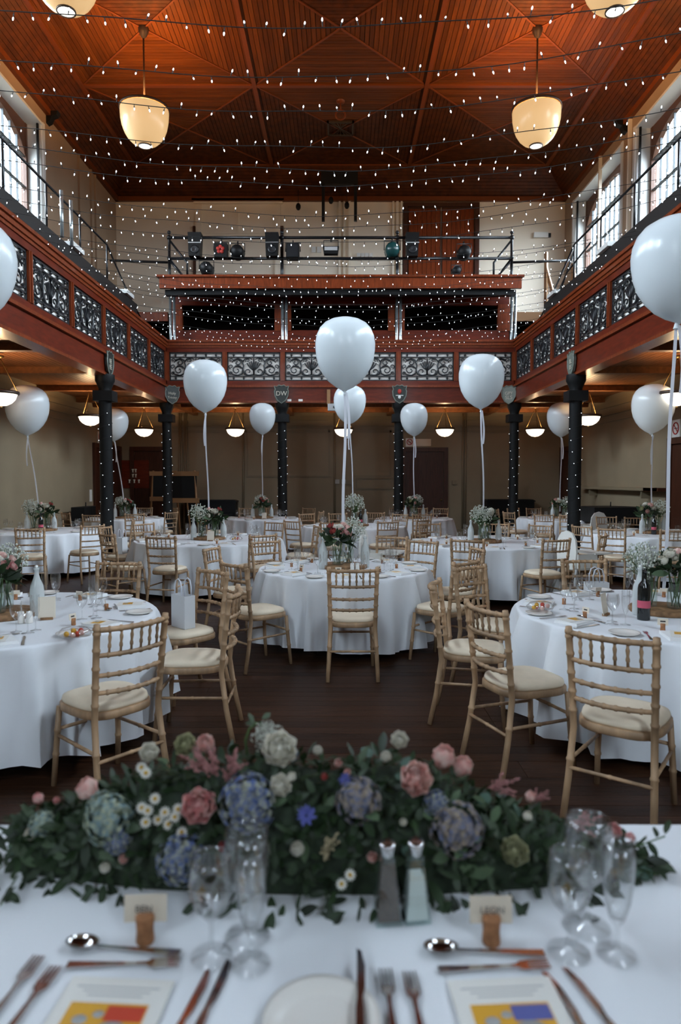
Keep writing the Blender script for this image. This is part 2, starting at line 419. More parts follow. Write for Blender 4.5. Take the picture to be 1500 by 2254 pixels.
# ---- windows: deep white reveals, dark wooden arched frame, thin bars, panes
def window(idx, loc, rz, hw, h, arch=True, ncol=10):
    r = bpy.data.objects.new('window_%d' % idx, None); COL.objects.link(r); r.location = loc; r.rotation_euler = (0, 0, rz); struct(r)
    rv = MB(); rv.b(-hw, -hw + .03, -REV, 0, 0, h); rv.b(hw - .03, hw, -REV, 0, 0, h); rv.b(-hw, hw, -REV - .03, 0, h - .05, h); rv.b(-hw, hw, -REV, 0, 0, .03)
    rv.obj('reveal', 'white', r)
    cs = MB()
    for s in (-1, 1): cs.b(*sorted((s * hw, s * (hw + .1))), -REV - .03, -REV + .01, 0, h + .02)
    cs.obj('casing', 'white', r)
    dk = MB()
    for s in (-1, 1): dk.b(*sorted((s * (hw - .06), s * (hw - .1))), -REV + .03, -REV + .07, 0, h - .05)
    dk.obj('blind_cord', 'black', r)
    fr = MB(); jw = .08; ix = hw - .03 - jw
    fr.b(-hw + .03, -ix, -.07, .05, 0, h); fr.b(ix, hw - .03, -.07, .05, 0, h); fr.b(-ix, ix, -.07, .05, 0, .1)
    if arch:
        zs, za = h - .75, h - .16; n = 14
        arc = [(-ix + 2 * ix * k / n, zs + (za - zs) * (1 - (2 * k / n - 1) ** 2) ** .6) for k in range(n + 1)]
        fr.prism([(ix, h - .05), (-ix, h - .05)] + arc, .1, Matrix(((1, 0, 0, 0), (0, 0, 1, -.06), (0, 1, 0, 0), (0, 0, 0, 1))))
    else: fr.b(-ix, ix, -.07, .05, h - .15, h - .05)
    fr.obj('window_frame', 'winframe', r)
    pw = 2 * ix / ncol; pm = MB().b(-pw / 2 + .004, pw / 2 - .004, .0, .006, .1, h - .1).mesh('pane'); pm.materials.append(M['pane'])
    bm = MB().b(-.009, .009, -.03, .02, .1, h - .12).mesh('glazing_bar'); bm.materials.append(M['winbar'])
    for k in range(ncol):
        mk('pane', pm, None, r, (-ix + pw * (k + .5), 0, 0))
        if k: mk('glazing_bar', bm, None, r, (-ix + pw * k, 0, 0))
    tm = MB().b(-ix, ix, -.05, .02, -.012, .012).mesh('transom'); tm.materials.append(M['winbar'])
    for z in (h * .27, h * .48, h * .72): mk('transom', tm, None, r, (0, 0, z))
    return r
k = 1
for yy in WIN_R: window(k, (RX + REV, yy, WZ0), -PI / 2, WHALF, WZ1 - WZ0); k += 1
for yy in WIN_L: window(k, (-RX - REV, yy, WZ0), PI / 2, WHALF, WZ1 - WZ0); k += 1
for xx in WIN_F: window(k, (xx, FY - REV, 3.6), PI, .55, 4.2, False, 4); k += 1

# ---- doors
def door(idx, loc, rz, w_, h, leaves=1, m='darkwood', boards=False):
    r = bpy.data.objects.new('door_%d' % idx, None); COL.objects.link(r); r.location = loc; r.rotation_euler = (0, 0, rz); struct(r)
    f = MB()
    for s in (-1, 1): f.b(*sorted((s * w_ / 2, s * (w_ / 2 + .12))), -.07, .02, 0, h + .12)
    f.b(-w_ / 2, w_ / 2, -.07, .02, h, h + .12); f.obj('door_frame', 'darkwood', r)
    lw = w_ / leaves
    for q in range(leaves):
        xc = -w_ / 2 + lw * (q + .5); lf = MB().b(xc - lw / 2 + .01, xc + lw / 2 - .01, -.02, .02, 0, h).obj('door_leaf', m, r)
        if boards:
            nb = 7; bw = (lw - .06) / nb
            me = MB().b(-bw / 2 + .006, bw / 2 - .006, -.035, -.02, .06, h - .06).mesh('board'); me.materials.append(M['mahog2'])
            for t_ in range(nb): mk('board', me, None, lf, (xc - lw / 2 + .03 + bw * (t_ + .5), 0, 0))
        else:
            for a, b in ((.12, h * .38), (h * .45, h - .15)):
                for s in (-1, 1):
                    MB().b(*sorted((xc + s * .05, xc + s * (lw / 2 - .1))), -.032, -.02, a, b).obj('door_panel', 'darkwood', lf)
        MB().ball((xc + (lw / 2 - .07) * (1 if q == 0 else -1), -.06, 1.02), .03).obj('handle', 'brass', lf)
    return r
p, q = P(885, 985), P(985, 985)
door(1, ((p.x + q.x) / 2, DY, 0), 0, q.x - p.x - .2, p.z - .12)
p, q = U(890, 440), U(1054, 440)
door(2, ((p.x + q.x) / 2, DY, 6.3), 0, q.x - p.x - .2, 2.98, 2, 'darkwood', True)
pa, pb = at_x(209, 975, -RX), at_x(258, 985, -RX); door(3, (-RX, (pa.y + pb.y) / 2, 0), PI / 2, 1.9, pa.z - .12)
p, q = P(300, 985), P(365, 985); door(4, ((p.x + q.x) / 2, DY, 0), 0, .95, p.z - .1)
pb = at_x(1258, 982, RX); door(5, (RX, pb.y, 0), -PI / 2, 1.3, pb.z - .12)
pb = at_x(1476, 965, RX); door(6, (RX, pb.y - .8, 0), -PI / 2, 1.35, pb.z - .12)

# ---- ceiling: square cells, each split by its diagonals into four fields of boards
ceil = struct(MB().b(-RX - .7, RX + .7, FY - .7, DY + .4, ZC + .3, ZC + .45).obj('ceiling', 'groove'))
BW = CELL / 2 / 20
MB().b(-CX, CX, FY - .4, CY, ZC + .016, ZC + .05).obj('board_backing', 'groove', ceil)
pk = []
for k in range(20):
    a, b = k * BW + .005, (k + 1) * BW - .005
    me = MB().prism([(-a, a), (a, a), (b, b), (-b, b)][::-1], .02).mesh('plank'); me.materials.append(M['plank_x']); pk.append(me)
rest = MB(); cnt = 0
xs = [-CELL, 0, CELL]; ys = [CY - CELL * (j + .5) for j in range(6)]
for j, cy in enumerate(ys):
    for cx in xs:
        for q in range(4):
            single = (j == 1 and q != 2) or (j == 0 and q == 2)
            for k in range(20):
                if single and cnt < 300:
                    put('plank', pk[k], T(cx, cy, ZC + R_.uniform(-.0015, .0015)) @ Rz(q * PI / 2), ceil); cnt += 1
                else:
                    a, b = k * BW + .005, (k + 1) * BW - .005
                    rest.prism([(-a, a), (a, a), (b, b), (-b, b)][::-1], .02, T(cx, cy, ZC) @ Rz(q * PI / 2))
def cant(A, B, C, D, n, out):
    A, B, C, D = map(Vector, (A, B, C, D)); nrm = (B - A).cross(D - A).normalized() * .018
    if nrm.z < 0: nrm = -nrm
    for k in range(n):
        t0, t1 = k / n + .004, (k + 1) / n - .004
        q = [A.lerp(D, t0), B.lerp(C, t0), B.lerp(C, t1), A.lerp(D, t1)]
        out.add(q + [p + nrm for p in q], [(0, 1, 2, 3), (7, 6, 5, 4), (0, 4, 5, 1), (2, 6, 7, 3), (1, 5, 6, 2), (0, 3, 7, 4)])
cant((-CX, CY, ZC), (CX, CY, ZC), (RX, DY, ZW), (-RX, DY, ZW), 10, rest)
for s in (-1, 1): cant((s * CX, FY, ZC), (s * CX, CY, ZC), (s * RX, DY, ZW), (s * RX, FY, ZW), 11, rest)
tag(rest.obj('plank_field', 'pine_joined_shaded', ceil), kind='stuff')
bk = MB(); cant((-CX, CY, ZC + .03), (CX, CY, ZC + .03), (RX, DY, ZW + .03), (-RX, DY, ZW + .03), 1, bk)
for s in (-1, 1): cant((s * CX, FY, ZC + .03), (s * CX, CY, ZC + .03), (s * RX, DY, ZW + .03), (s * RX, FY, ZW + .03), 1, bk)
bk.obj('board_backing', 'groove', ceil)
for yv in [CY - CELL * j for j in range(6)]: MB().b(-CX, CX, yv - .045, yv + .045, ZC - .035, ZC + .01).obj('rib', 'rib', ceil)
for xv in (-CX, -CELL / 2, CELL / 2, CX): MB().b(xv - .045, xv + .045, FY, CY, ZC - .04, ZC + .01).obj('rib', 'rib', ceil)
dm = MB().b(-CELL / 2 * 1.414 + .06, CELL / 2 * 1.414 - .06, -.016, .016, -.018, .008).mesh('batten'); dm.materials.append(M['rib'])
for cy in ys[:3]:
    for cx in xs:
        for a in (PI / 4, -PI / 4): put('batten', dm, T(cx, cy, ZC) @ Rz(a), ceil)
cn = MB().b(-RX, RX, DY - .1, DY, ZW - .1, ZW + .02)
for s in (-1, 1): cn.b(*sorted((s * RX, s * (RX - .1))), FY, DY, ZW - .1, ZW + .02)
cn.obj('cornice', 'rib', ceil)
for s in (-1, 1):
    for yy in (15.3, 11.4):
        MB().prism([(0, 0), (.26, 0), (.22, -.08), (.12, -.12), (.08, -.22), (0, -.26)], .16, T(s * RX, yy + (.11 if s > 0 else -.11), ZW) @ Rz(PI if s > 0 else 0) @ Rx(PI / 2)).obj('cornice_bracket', 'black', ceil)
# ventilation grille and hook in the middle
g = thing('ceiling_vent', 'square ceiling ventilation grille with diagonal bars in the middle of the boarded ceiling', 'vent', (0, ys[0] - .1, ZC))
f = MB()
for s in (-1, 1): f.b(-.32, .32, s * .3 - .02, s * .3 + .02, -.05, 0); f.b(s * .3 - .02, s * .3 + .02, -.32, .32, -.05, 0)
f.obj('frame', 'bronze', g)
for k in range(6):
    MB().tube([(-.3 + .1 * k, -.3, -.03), (.3 - .1 * k, .3, -.03)], .012, 5).obj('bar', 'bronze', g)
h = thing('ceiling_hook', 'ornate gilt ceiling hook and ring in front of the vent', 'hook', (0, 15.9, ZC))
MB().lathe([(.001, -.05), (.09, -.04), (.1, 0)], 12).obj('rose', 'rib', h)
MB().tube([(0, 0, -.04), (0, 0, -.2)], .02, 6).obj('stem', 'rib', h)
MB().tube([(.11 * math.cos(a), 0, -.31 + .11 * math.sin(a)) for a in [2 * PI * i / 16 for i in range(16)]], .022, 6, closed=True).obj('ring', 'rib', h)

# ================================================================== GALLERIES
# soffit boards and cross beams, floor slabs
for s, nmx in ((-1, 'left'), (1, 'right')):
    sl = struct(MB().b(*sorted((s * (GX + .02), s * RX)), FY, DY, 3.6, 3.84).obj('gallery_floor_' + nmx, 'groove'))
    bd = MB(); n = 25; bw = (RX - GX - .05) / n
    for k in range(n):
        a = GX + .05 + bw * k; bd.b(*sorted((s * (a + .004), s * (a + bw - .004))), FY, GY + .3, 3.575, 3.6)
    tag(bd.obj('soffit_boards', 'soffit', sl), kind='stuff')
    for yy in (16.5, 14.4, 12.1, 10.0, 7.9, 5.8): MB().b(*sorted((s * (GX + .05), s * RX)), yy - .07, yy + .07, 3.46, 3.58).obj('cross_beam', 'soffit', sl)
sl = struct(MB().b(-GX, GX, GY + .02, DY, 3.6, 3.84).obj('gallery_floor_back', 'groove'))
bd = MB(); n = 34; bw = (DY - GY - .05) / n
for k in range(n): bd.b(-RX, RX, GY + .05 + bw * k + .004, GY + .05 + bw * (k + 1) - .004, 3.56, 3.6)
tag(bd.obj('soffit_boards', 'soffit', sl), kind='stuff')
for yy in (17.6, 18.9): MB().b(-RX, RX, yy - .06, yy + .06, 3.46, 3.58).obj('cross_beam', 'soffit', sl)
for xx in (-4.15, -1.4, 1.4, 4.15): MB().b(xx - .07, xx + .07, GY, DY, 3.44, 3.58).obj('cross_beam', 'soffit', sl)

def spiral(cx, cz, r0, a0, turns, n=14, k=.25):
    """scroll: starts at radius r0 and winds in"""
    return [(cx + (r0 * (1 - (1 - k) * i / n)) * math.cos(a0 + turns * 2 * PI * i / n), 0, cz + (r0 * (1 - (1 - k) * i / n)) * math.sin(a0 + turns * 2 * PI * i / n)) for i in range(n + 1)]
def iron_mesh(wp, h):
    m = MB(); hw = wp / 2
    for z in (.012, .105, h - .105, h - .012): m.b(-hw, hw, -.012, .012, z - .011, z + .011)
    for s in (-1, 1): m.b(*sorted((s * hw, s * (hw - .022))), -.012, .012, 0, h)
    for k in range(5):
        x = (k - 2) * wp / 5.2
        for z in (.058, h - .058): m.b(x - .012, x + .012, -.01, .01, z - .045, z + .045); m.ball((x, -.008, z), .028, 6, 4)
    sx = wp / 1.13; zb, zt = .115, h - .115
    cur = []
    # centre palmette
    cur.append(([(0, 0, zb + .02), (0, 0, zb + .2), (0, 0, zt - .02)], [.02, .028, .012]))
    for q in (.05, .1, .15): cur.append(([(0, 0, zb + .12), (q * .6, 0, zb + .2), (q, 0, zt - .06 - q * .5), (q + .03, 0, zt - .09 - q * .5)], [.014, .016, .013, .008]))
    cur.append((spiral(.12, zb + .10, .085, -1.9, 1.0), .013))
    # large running scroll from the centre out to the side and back
    big = [(.02, 0, zb + .03), (.12, 0, zb + .005), (.2, 0, zb + .04), (.235, 0, zb + .14), (.22, 0, zb + .24), (.26, 0, zt - .06), (.34, 0, zt - .02), (.43, 0, zt - .05), (.47, 0, zt - .12)]
    cur.append((big, [.018, .02, .022, .022, .02, .02, .018, .014, .01]))
    big2 = [(.235, 0, zb + .14), (.26, 0, zb + .05), (.34, 0, zb + .01), (.45, 0, zb + .03), (.52, 0, zb + .1)]
    cur.append((big2, [.02, .02, .019, .016, .01]))
    cur.append((spiral(.37, zb + .13, .105, 2.6, -1.15), .014)); cur.append((spiral(.35, zt - .12, .085, .4, 1.2), .014))
    cur.append((spiral(.49, zb + .22, .055, -1.4, 1.1), .011)); cur.append((spiral(.49, zt - .06, .045, 3.3, -1.0), .011))
    cur.append((spiral(.13, zt - .07, .05, -.6, 1.0), .011)); cur.append((spiral(.5, zb + .06, .04, 2.8, -1.0), .010))
    cur.append(([(.235, 0, zb + .16), (.3, 0, zb + .23), (.39, 0, zb + .24), (.46, 0, zb + .17)], [.016, .016, .014, .008]))
    cur.append(([(.24, 0, zt - .1), (.18, 0, zt - .02), (.08, 0, zt - .01), (.03, 0, zt - .05)], [.016, .016, .013, .009]))
    for P_, r in cur:
        for s in (-1, 1): m.tube([(s * p[0] * sx, p[1], p[2]) for p in P_], r, 5)
    return m
def balustrade(label, n, pitch, mtx, start):
    L_ = n * pitch
    r = thing('gallery_balustrade', label, 'balustrade'); r.matrix_world = mtx
    x0, x1 = start, start + L_
    MB().b(x0, x1, 0, .24, 3.45, 3.79).obj('beam', 'mahog', r)
    MB().b(x0, x1, -.025, .24, 3.43, 3.475).obj('beam_bead', 'mahog2', r)
    c = MB(); c.b(x0, x1, -.05, .2, 3.79, 3.825); c.b(x0, x1, -.03, .2, 3.825, 3.85); c.obj('cornice', 'mahog2', r)
    MB().b(x0, x1, .01, .12, 3.85, 3.95).obj('bottom_rail', 'mahog', r)
    MB().b(x0, x1, .01, .12, 4.63, 4.73).obj('top_rail', 'mahog', r)
    hr = MB(); hr.b(x0, x1, -.01, .14, 4.73, 4.78); hr.b(x0, x1, -.035, .16, 4.78, 4.83); hr.b(x0, x1, -.02, .15, 4.83, 4.86); hr.b(x0, x1, -.05, .19, 4.86, 4.91)
    hr.obj('handrail', 'mahog2', r)
    sm = MB(); sm.b(-.055, .055, 0, .12, 3.95, 4.63); sm.b(-.018, .018, -.015, .02, 3.95, 4.63); sm = sm.mesh('stile'); sm.materials.append(M['mahog2'])
    im = iron_mesh(pitch - .13, .66).mesh('iron_panel'); im.materials.append(M['iron'])
    bm_ = MB().b(-pitch / 2 + .06, pitch / 2 - .06, .072, .085, 3.95, 4.63).mesh('backing_board'); bm_.materials.append(M['board_white'])
    for k in range(n + 1): mk('stile', sm, None, r, (x0 + pitch * k, 0, 0))
    for k in range(n):
        mk('iron_panel', im, None, r, (x0 + pitch * (k + .5), .045, 3.96)); mk('backing_board', bm_, None, r, (x0 + pitch * (k + .5), 0, 0))
    return r
balustrade('mahogany and black ironwork gallery front across the far end', 6, 2 * GX / 6, T(0, GY, 0), -GX)
balustrade('mahogany and black ironwork gallery front along the left side', 14, 1.413, T(-GX, GY - .02, 0) @ Rz(PI / 2), -14 * 1.413)
balustrade('mahogany and black ironwork gallery front along the right side', 14, 1.413, T(GX, GY - .02, 0) @ Rz(-PI / 2), 0)

# raised rear tiers with iron railings
def tier(s, side):
    x0 = GX + .47
    t = struct(MB().b(*sorted((s * x0, s * RX)), FY, 15.6, 4.9, 5.56).obj('floor_tier_' + side, 'tier'))
    MB().b(*sorted((s * x0, s * RX)), 15.6, 16.6, 4.6, 5.1).obj('tier_step', 'tier', t)
    r = thing('tier_railing', 'thin black iron railing on the raised tier of the %s gallery' % side, 'railing', (s * (x0 + .06), 0, 5.56))
    for yy in (6.8, 8.2, 9.6, 11.0, 12.4, 13.8): MB().tube([(0, yy, 0), (0, yy, .72)], .018, 6).obj('post', 'ironm', r)
    MB().tube([(0, 3, .72), (0, 13.8, .72), (0, 15.2, .1), (0, 16.4, -.3)], .02, 6).obj('top_rail', 'ironm', r)
    if s < 0:
        for yy in (11.35, 11.75): MB().tube([(.1, yy, 0), (.1, yy, .75)], .03, 8).obj('scaffold_post', 'steel', r)
    else: MB().tube([(0, 13.8, .6), (.0, 14.6, .05), (0, 14.9, .0), (0, 14.2, .3), (0, 12.9, .45)], .018, 6).obj('brace', 'ironm', r)
    for yy in (9.0, 12.0, 14.9):
        o = MB().b(s * (x0 + .02) - .09, s * (x0 + .02) + .09, yy - .25, yy + .25, 5.56, 5.64).obj('window_seat', 'white'); tag(o, 'short pale board lying on the %s gallery tier, %s' % (side, {9.0: 'nearest the camera', 12.0: 'second along', 14.9: 'farthest along'}[yy]), 'board')
tier(-1, 'left'); tier(1, 'right')

# ================================================================== COLUMNS, SHIELDS
colb = thing('iron_column', '', 'column')
MB().lathe([(.16, 0), (.16, .12), (.13, .16), (.115, .3), (.11, 3.0), (.115, 3.02), (.135, 3.06), (.11, 3.1), (.11, 3.2), (.15, 3.3), (.17, 3.34), (.17, 3.45)], 14).obj('shaft', 'black', colb)
MB().b(-.17, .17, -.15, .15, 2.98, 3.16).obj('loudspeaker_collar', 'black', colb)
MB().b(-.17, .17, -.17, .17, 0, .1).obj('base', 'black', colb)
pc = Proto(colb)
COLS = [(-4.17, 12.15, 'left side of the hall'), (4.17, 12.15, 'right side of the hall'), (-4.17, GY + .11, 'left corner of the far gallery'), (-1.4, GY + .11, 'far gallery, left of centre'), (1.4, GY + .11, 'far gallery, right of centre'), (4.17, GY + .11, 'right corner of the far gallery')]
for x, yy, d in COLS: pc.at((x, yy, 0), 0, 'black cast iron column wrapped in fairy lights, ' + d)
def text(body, size, name, m, parent, mtx, ext=.004):
    c = bpy.data.curves.new(name, 'FONT'); c.body = body; c.size = size; c.align_x = 'CENTER'; c.align_y = 'CENTER'; c.extrude = ext
    o = bpy.data.objects.new(name, c); c.materials.append(M[m]); me = bpy.data.meshes.new_from_object(o); bpy.data.objects.remove(o); return put(name, me, mtx, parent)
SH = [(0, -.21), (.1, -.14), (.155, -.03), (.165, .08), (.145, .12), (.17, .2), (.11, .18), (.06, .22), (0, .2), (-.06, .22), (-.11, .18), (-.17, .2), (-.145, .12), (-.165, .08), (-.155, -.03), (-.1, -.14)]
def shield(loc, rz, label, rows, m='shield', red=False):
    r = thing('heraldic_shield', label, 'shield', loc, rz)
    FM = Matrix(((1, 0, 0, 0), (0, 0, 1, 0), (0, 1, 0, 0), (0, 0, 0, 1)))
    MB().prism(SH, .04, FM).obj('plate', m, r)
    mb = MB()
    k = len(SH); mb.tube([(x, -.0, z) for x, z in SH], .014, 5, closed=True); mb.obj('border', 'shieldlt', r)
    TM = lambda z: T(0, -.006, z) @ Rx(PI / 2)
    for q, (tx, sz) in enumerate(rows): text(tx, sz, 'lettering', 'letter', r, TM(.04 - q * .1 if len(rows) > 1 else .02))
    if red:
        MB().ball((0, 0, .07), .05, 8, 5, (1, .4, 1.2)).obj('red_emblem', 'red', r); MB().ball((0, 0, -.06), .035, 8, 5, (1, .4, 1.2)).obj('white_emblem', 'white', r)
        MB().b(-.09, .09, -.01, .0, -.03, -.015).obj('scroll', 'white', r)
    return r
yb = GY - .06
shield((-1.4, yb, 3.62), 0, 'dark shield with interlaced monogram above the column left of centre', [('DW', .15)])
shield((1.4, yb, 3.62), 0, 'dark shield with red emblem above the column right of centre', [], red=True)
shield((-GX + .15, yb - .05, 3.6), PI / 8, 'dark lettered shield in the left corner of the far gallery', [('Holy', .09), ('Trinity', .08)])
shield((GX - .15, yb - .05, 3.6), -PI / 8, 'grey lettered shield in the right corner of the far gallery', [('GPY', .1), ('SLS', .12)], 'shieldlt')
shield((-GX + .06, 12.15, 3.64), PI / 2, 'narrow-looking lettered shield on the left gallery beam above the column', [('EE', .12), ('EE', .12)])
shield((GX - .06, 12.15, 3.64), -PI / 2, 'narrow-looking grey lettered shield on the right gallery beam above the column', [('EL', .11), ('LS', .11)], 'shieldlt')

# ================================================================== CONTROL BOOTH ON THE FAR GALLERY
DK = at_y(750, 606, 16.1).z
bo = thing('control_booth', 'mahogany control booth with three dark openings on the far gallery', 'booth', (0, 0, 0))
deck = MB(); deck.b(-4.2, 4.2, 16.1, DY - .11, DK - .06, DK); deck.obj('deck', 'darkwood', bo)
fa = MB(); fa.b(-4.22, 4.22, 16.08, 16.16, DK - .3, DK - .05); fa.b(-4.27, 4.27, 16.03, 16.2, DK - .05, DK); fa.obj('fascia', 'mahog2', bo)
fa = MB(); fa.b(-4.12, 4.12, 16.2, 16.4, DK - .42, DK - .3); fa.obj('fascia_soffit', 'black', bo)
YF = 16.95; Zt, Zb = at_y(750, 641, YF).z, 4.7
hd = at_y(750, 672, YF).z; sl_ = at_y(750, 727, YF).z
MB().b(-4.15, 4.15, YF, YF + .1, hd, Zt + .1).obj('header', 'mahog', bo)
MB().b(-4.15, 4.15, YF, YF + .1, 3.84, sl_).obj('sill_panel', 'mahog', bo)
for px in (388, 612, 634, 862, 884, 1110):
    x = at_y(px, 700, YF).x; wd = .15 if px in (388, 1110) else .08
    MB().b(x - wd, x + wd, YF - .02, YF + .1, sl_ - .02, hd + .02).obj('jamb', 'mahog2', bo)
MB().b(-4.15, 4.15, YF + 1.9, YF + 1.95, 3.84, DK - .06).obj('inner_back', 'groove', bo)
for s in (-1, 1): MB().b(*sorted((s * 4.15, s * 4.1)), YF + .1, DY - .11, 3.84, DK - .06).obj('side_wall', 'groove', bo)
for px in (375, 622, 874, 1127):
    x = at_y(px, 700, 16.6).x
    for dx in (0, .09):
        o = MB().tube([(x + dx, 16.62, 3.84), (x + dx, 16.62, DK - .3)], .035, 8).obj('pole', 'steel', bo)
MB().tube([(0, 17.2, 4.6), (0, 17.2, 5.5)], .04, 8).obj('pole', 'steel', bo)
# lower rear decks left and right of the booth
for s, nmx in ((-1, 'left'), (1, 'right')):
    d = struct(MB().b(*sorted((s * 4.25, s * RX)), 17.0, DY, 5.62, 5.7).obj('floor_side_deck_' + nmx, 'darkwood'))
    MB().b(*sorted((s * 4.25, s * RX)), 16.95, 17.02, 5.5, 5.72).obj('fascia', 'mahog2' if s < 0 else 'tan', d)
    MB().b(*sorted((s * 4.25, s * RX)), 18.3, 18.35, 3.84, 5.62).obj('back_panel', 'groove', d)
# railing on the deck
RYY = 16.3
zt_, zm_ = at_y(750, 523, RYY).z, at_y(750, 569, RYY).z
rl = thing('deck_railing', 'black iron pipe railing with ball finials on top of the control booth', 'railing', (0, RYY, DK))
for px in (373, 621, 875, 1127):
    x = at_y(px, 560, RYY).x
    p = MB(); p.lathe([(.06, 0), (.04, .03), (.035, .05), (.035, zm_ - DK), (.05, zm_ - DK), (.05, zm_ - DK + .03), (.032, zm_ - DK + .05), (.032, zt_ - DK)], 8, (x, 0, 0)); p.ball((x, 0, zt_ - DK), .06, 8, 5); p.ball((x, 0, zt_ - DK + .12), .045, 8, 5); p.tube([(x, 0, zt_ - DK), (x, 0, zt_ - DK + .12)], .02, 6); p.obj('post', 'ironm', rl)
xa, xb = at_y(373, 560, RYY).x, at_y(1127, 560, RYY).x
MB().tube([(xa, 0, zt_ - DK), (xb, 0, zt_ - DK)], .035, 8).obj('top_rail', 'ironm', rl)
MB().tube([(xa, 0, zm_ - DK), (xb, 0, zm_ - DK)], .035, 8).obj('mid_rail', 'ironm', rl)
for s, x in ((1, xa), (-1, xb)):
    MB().tube([(x, 0, zt_ - DK - .05), (x + s * .42, .0, zm_ - DK - .1), (x + s * .42, 0, 0)], .028, 6).obj('stay', 'ironm', rl)
    MB().tube([(x, 0, zm_ - DK - .05), (x + s * .36, 0, 0)], .028, 6).obj('stay', 'ironm', rl)
    MB().tube([(x, .0, zm_ - DK), (x, 3.2, zm_ - DK)], .028, 6).obj('return_rail', 'ironm', rl)
MB().tube([(xb, .3, zm_ - DK), (xb + 1.5, .3, zm_ - DK + .05)], .03, 6).obj('return_rail', 'ironm', rl)
MB().tube([(xa, .3, zm_ - DK), (xa - 1.5, .3, zm_ - DK + .05)], .03, 6).obj('return_rail', 'ironm', rl)

# stage lanterns and loudspeakers hung on the railing
def sp(px, py, Y=RYY - .12): return at_y(px, py, Y)
def loudspeaker(px, py, label, lean=0):
    p = sp(px, py); r = thing('loudspeaker', label, 'loudspeaker', p)
    MB().prism([(-.14, -.27), (.12, -.27), (.15, .27), (-.16, .27)], .26, T(0, -.13, 0) @ Matrix(((1, 0, 0, 0), (0, 0, 1, 0), (0, 1, 0, 0), (0, 0, 0, 1)))).obj('cabinet', 'black', r)
    MB().b(-.15, .15, -.145, -.13, .02, .04).obj('trim_strip', 'grey', r)
    MB().lathe([(.09, 0), (.1, .01), (.07, .015), (.001, .0)], 12, (0, -.13, -.12), Rx(PI / 2).to_3x3()).obj('woofer', 'iron', r)
    MB().tube([(0, .05, .27), (0, .12, .3), (0, .12, .2)], .015, 5).obj('hook_clamp', 'ironm', r)
loudspeaker(431, 541, 'black loudspeaker hung at the left end of the booth railing')
loudspeaker(600, 541, 'black loudspeaker hung beside the second railing post')
loudspeaker(908, 541, 'black loudspeaker with white top edge hung in front of the upper door')
def lantern(px, py, kind, label, s=1.0, floor=False):
    p = sp(px, py)
    if floor: p.z = DK + .17 * s
    r = thing('stage_lantern', label, 'stage light', p)
    MB().tube([(-.17 * s, 0, 0), (-.17 * s, 0, .2 * s), (.17 * s, 0, .2 * s), (.17 * s, 0, 0)], .012, 5).obj('yoke', 'ironm', r)
    if not floor: MB().tube([(0, 0, .2 * s), (0, .08, .28 * s), (0, .1, .2 * s)], .015, 5).obj('hook_clamp', 'ironm', r)
    X = Rx(PI / 2).to_3x3()
    if kind == 'box':
        MB().b(-.15 * s, .15 * s, -.12, .14, -.17 * s, .15 * s).obj('housing', 'black', r); MB().b(-.13 * s, .13 * s, -.135, -.12, -.15 * s, .13 * s).obj('front_frame', 'iron', r)
    elif kind == 'flower':
        MB().b(-.15 * s, .15 * s, -.1, .14, -.17 * s, .15 * s).obj('housing', 'black', r)
        for k in range(5):
            a = 2 * PI * k / 5 + .3; MB().ball((.06 * math.cos(a), -.11, .06 * math.sin(a)), .045, 6, 4, (1, .4, 1)).obj('red_gel', 'red', r)
    elif kind == 'flood':
        MB().prism([(-.16, -.1), (.16, -.1), (.19, .07), (-.19, .07)], .16, T(0, -.08, -.02) @ Matrix(((1, 0, 0, 0), (0, 0, 1, 0), (0, 1, 0, 0), (0, 0, 0, 1)))).obj('housing', 'black', r); MB().b(-.15, .15, -.095, -.08, -.05, .03).obj('glass', 'grey', r)
    else:
        mt = {'fresnel': 'black', 'par': 'black', 'teal': 'teal', 'gold': 'black'}[kind]
        MB().lathe([(.001, .2), (.1, .19), (.15, .1), (.165, -.12), (.15, -.13)], 14, (0, 0, 0), X @ Matrix.Scale(s, 3)).obj('can', mt, r)
        MB().lathe([(.15, .0), (.08, .02), (.001, .03)], 14, (0, -.1, 0), X @ Matrix.Scale(-s, 3)).obj('lens', 'lens_gold' if kind == 'gold' else 'steel' if kind == 'fresnel' else 'iron', r)
    return r
lantern(487, 552, 'flower', 'square stage lantern with red flower-like front on the booth railing')
lantern(523, 555, 'fresnel', 'round black fresnel lantern beside the red-fronted lantern')
lantern(455, 592, 'par', 'black par can standing on the booth deck at the left', 1.0, True)
lantern(645, 554, 'box', 'black box lantern just right of the second railing post')
lantern(729, 549, 'flood', 'small black floodlight hung near the middle of the railing')
lantern(864, 551, 'teal', 'teal-tinted par can hung beside the third railing post', 1.1)
lantern(1022, 556, 'gold', 'stage lantern with a gold lens in front of the upper door')
lantern(1005, 595, 'par', 'small par can lying on the deck below the gold lantern', .7, True)
for px, ww in ((480, .3), (860, .5), (770, .35)):
    p = sp(px, 600, 16.5); o = MB().b(-ww / 2, ww / 2, -.1, .1, 0, .06).obj('cable_tray', 'iron' if px != 770 else 'grey', None, (p.x, 16.6, DK)); tag(o, {480: 'dark flat box on the booth deck near the left par can', 860: 'long dark tray on the booth deck before the upper door', 770: 'grey twin-socket block on the booth deck near the middle'}[px], 'box')
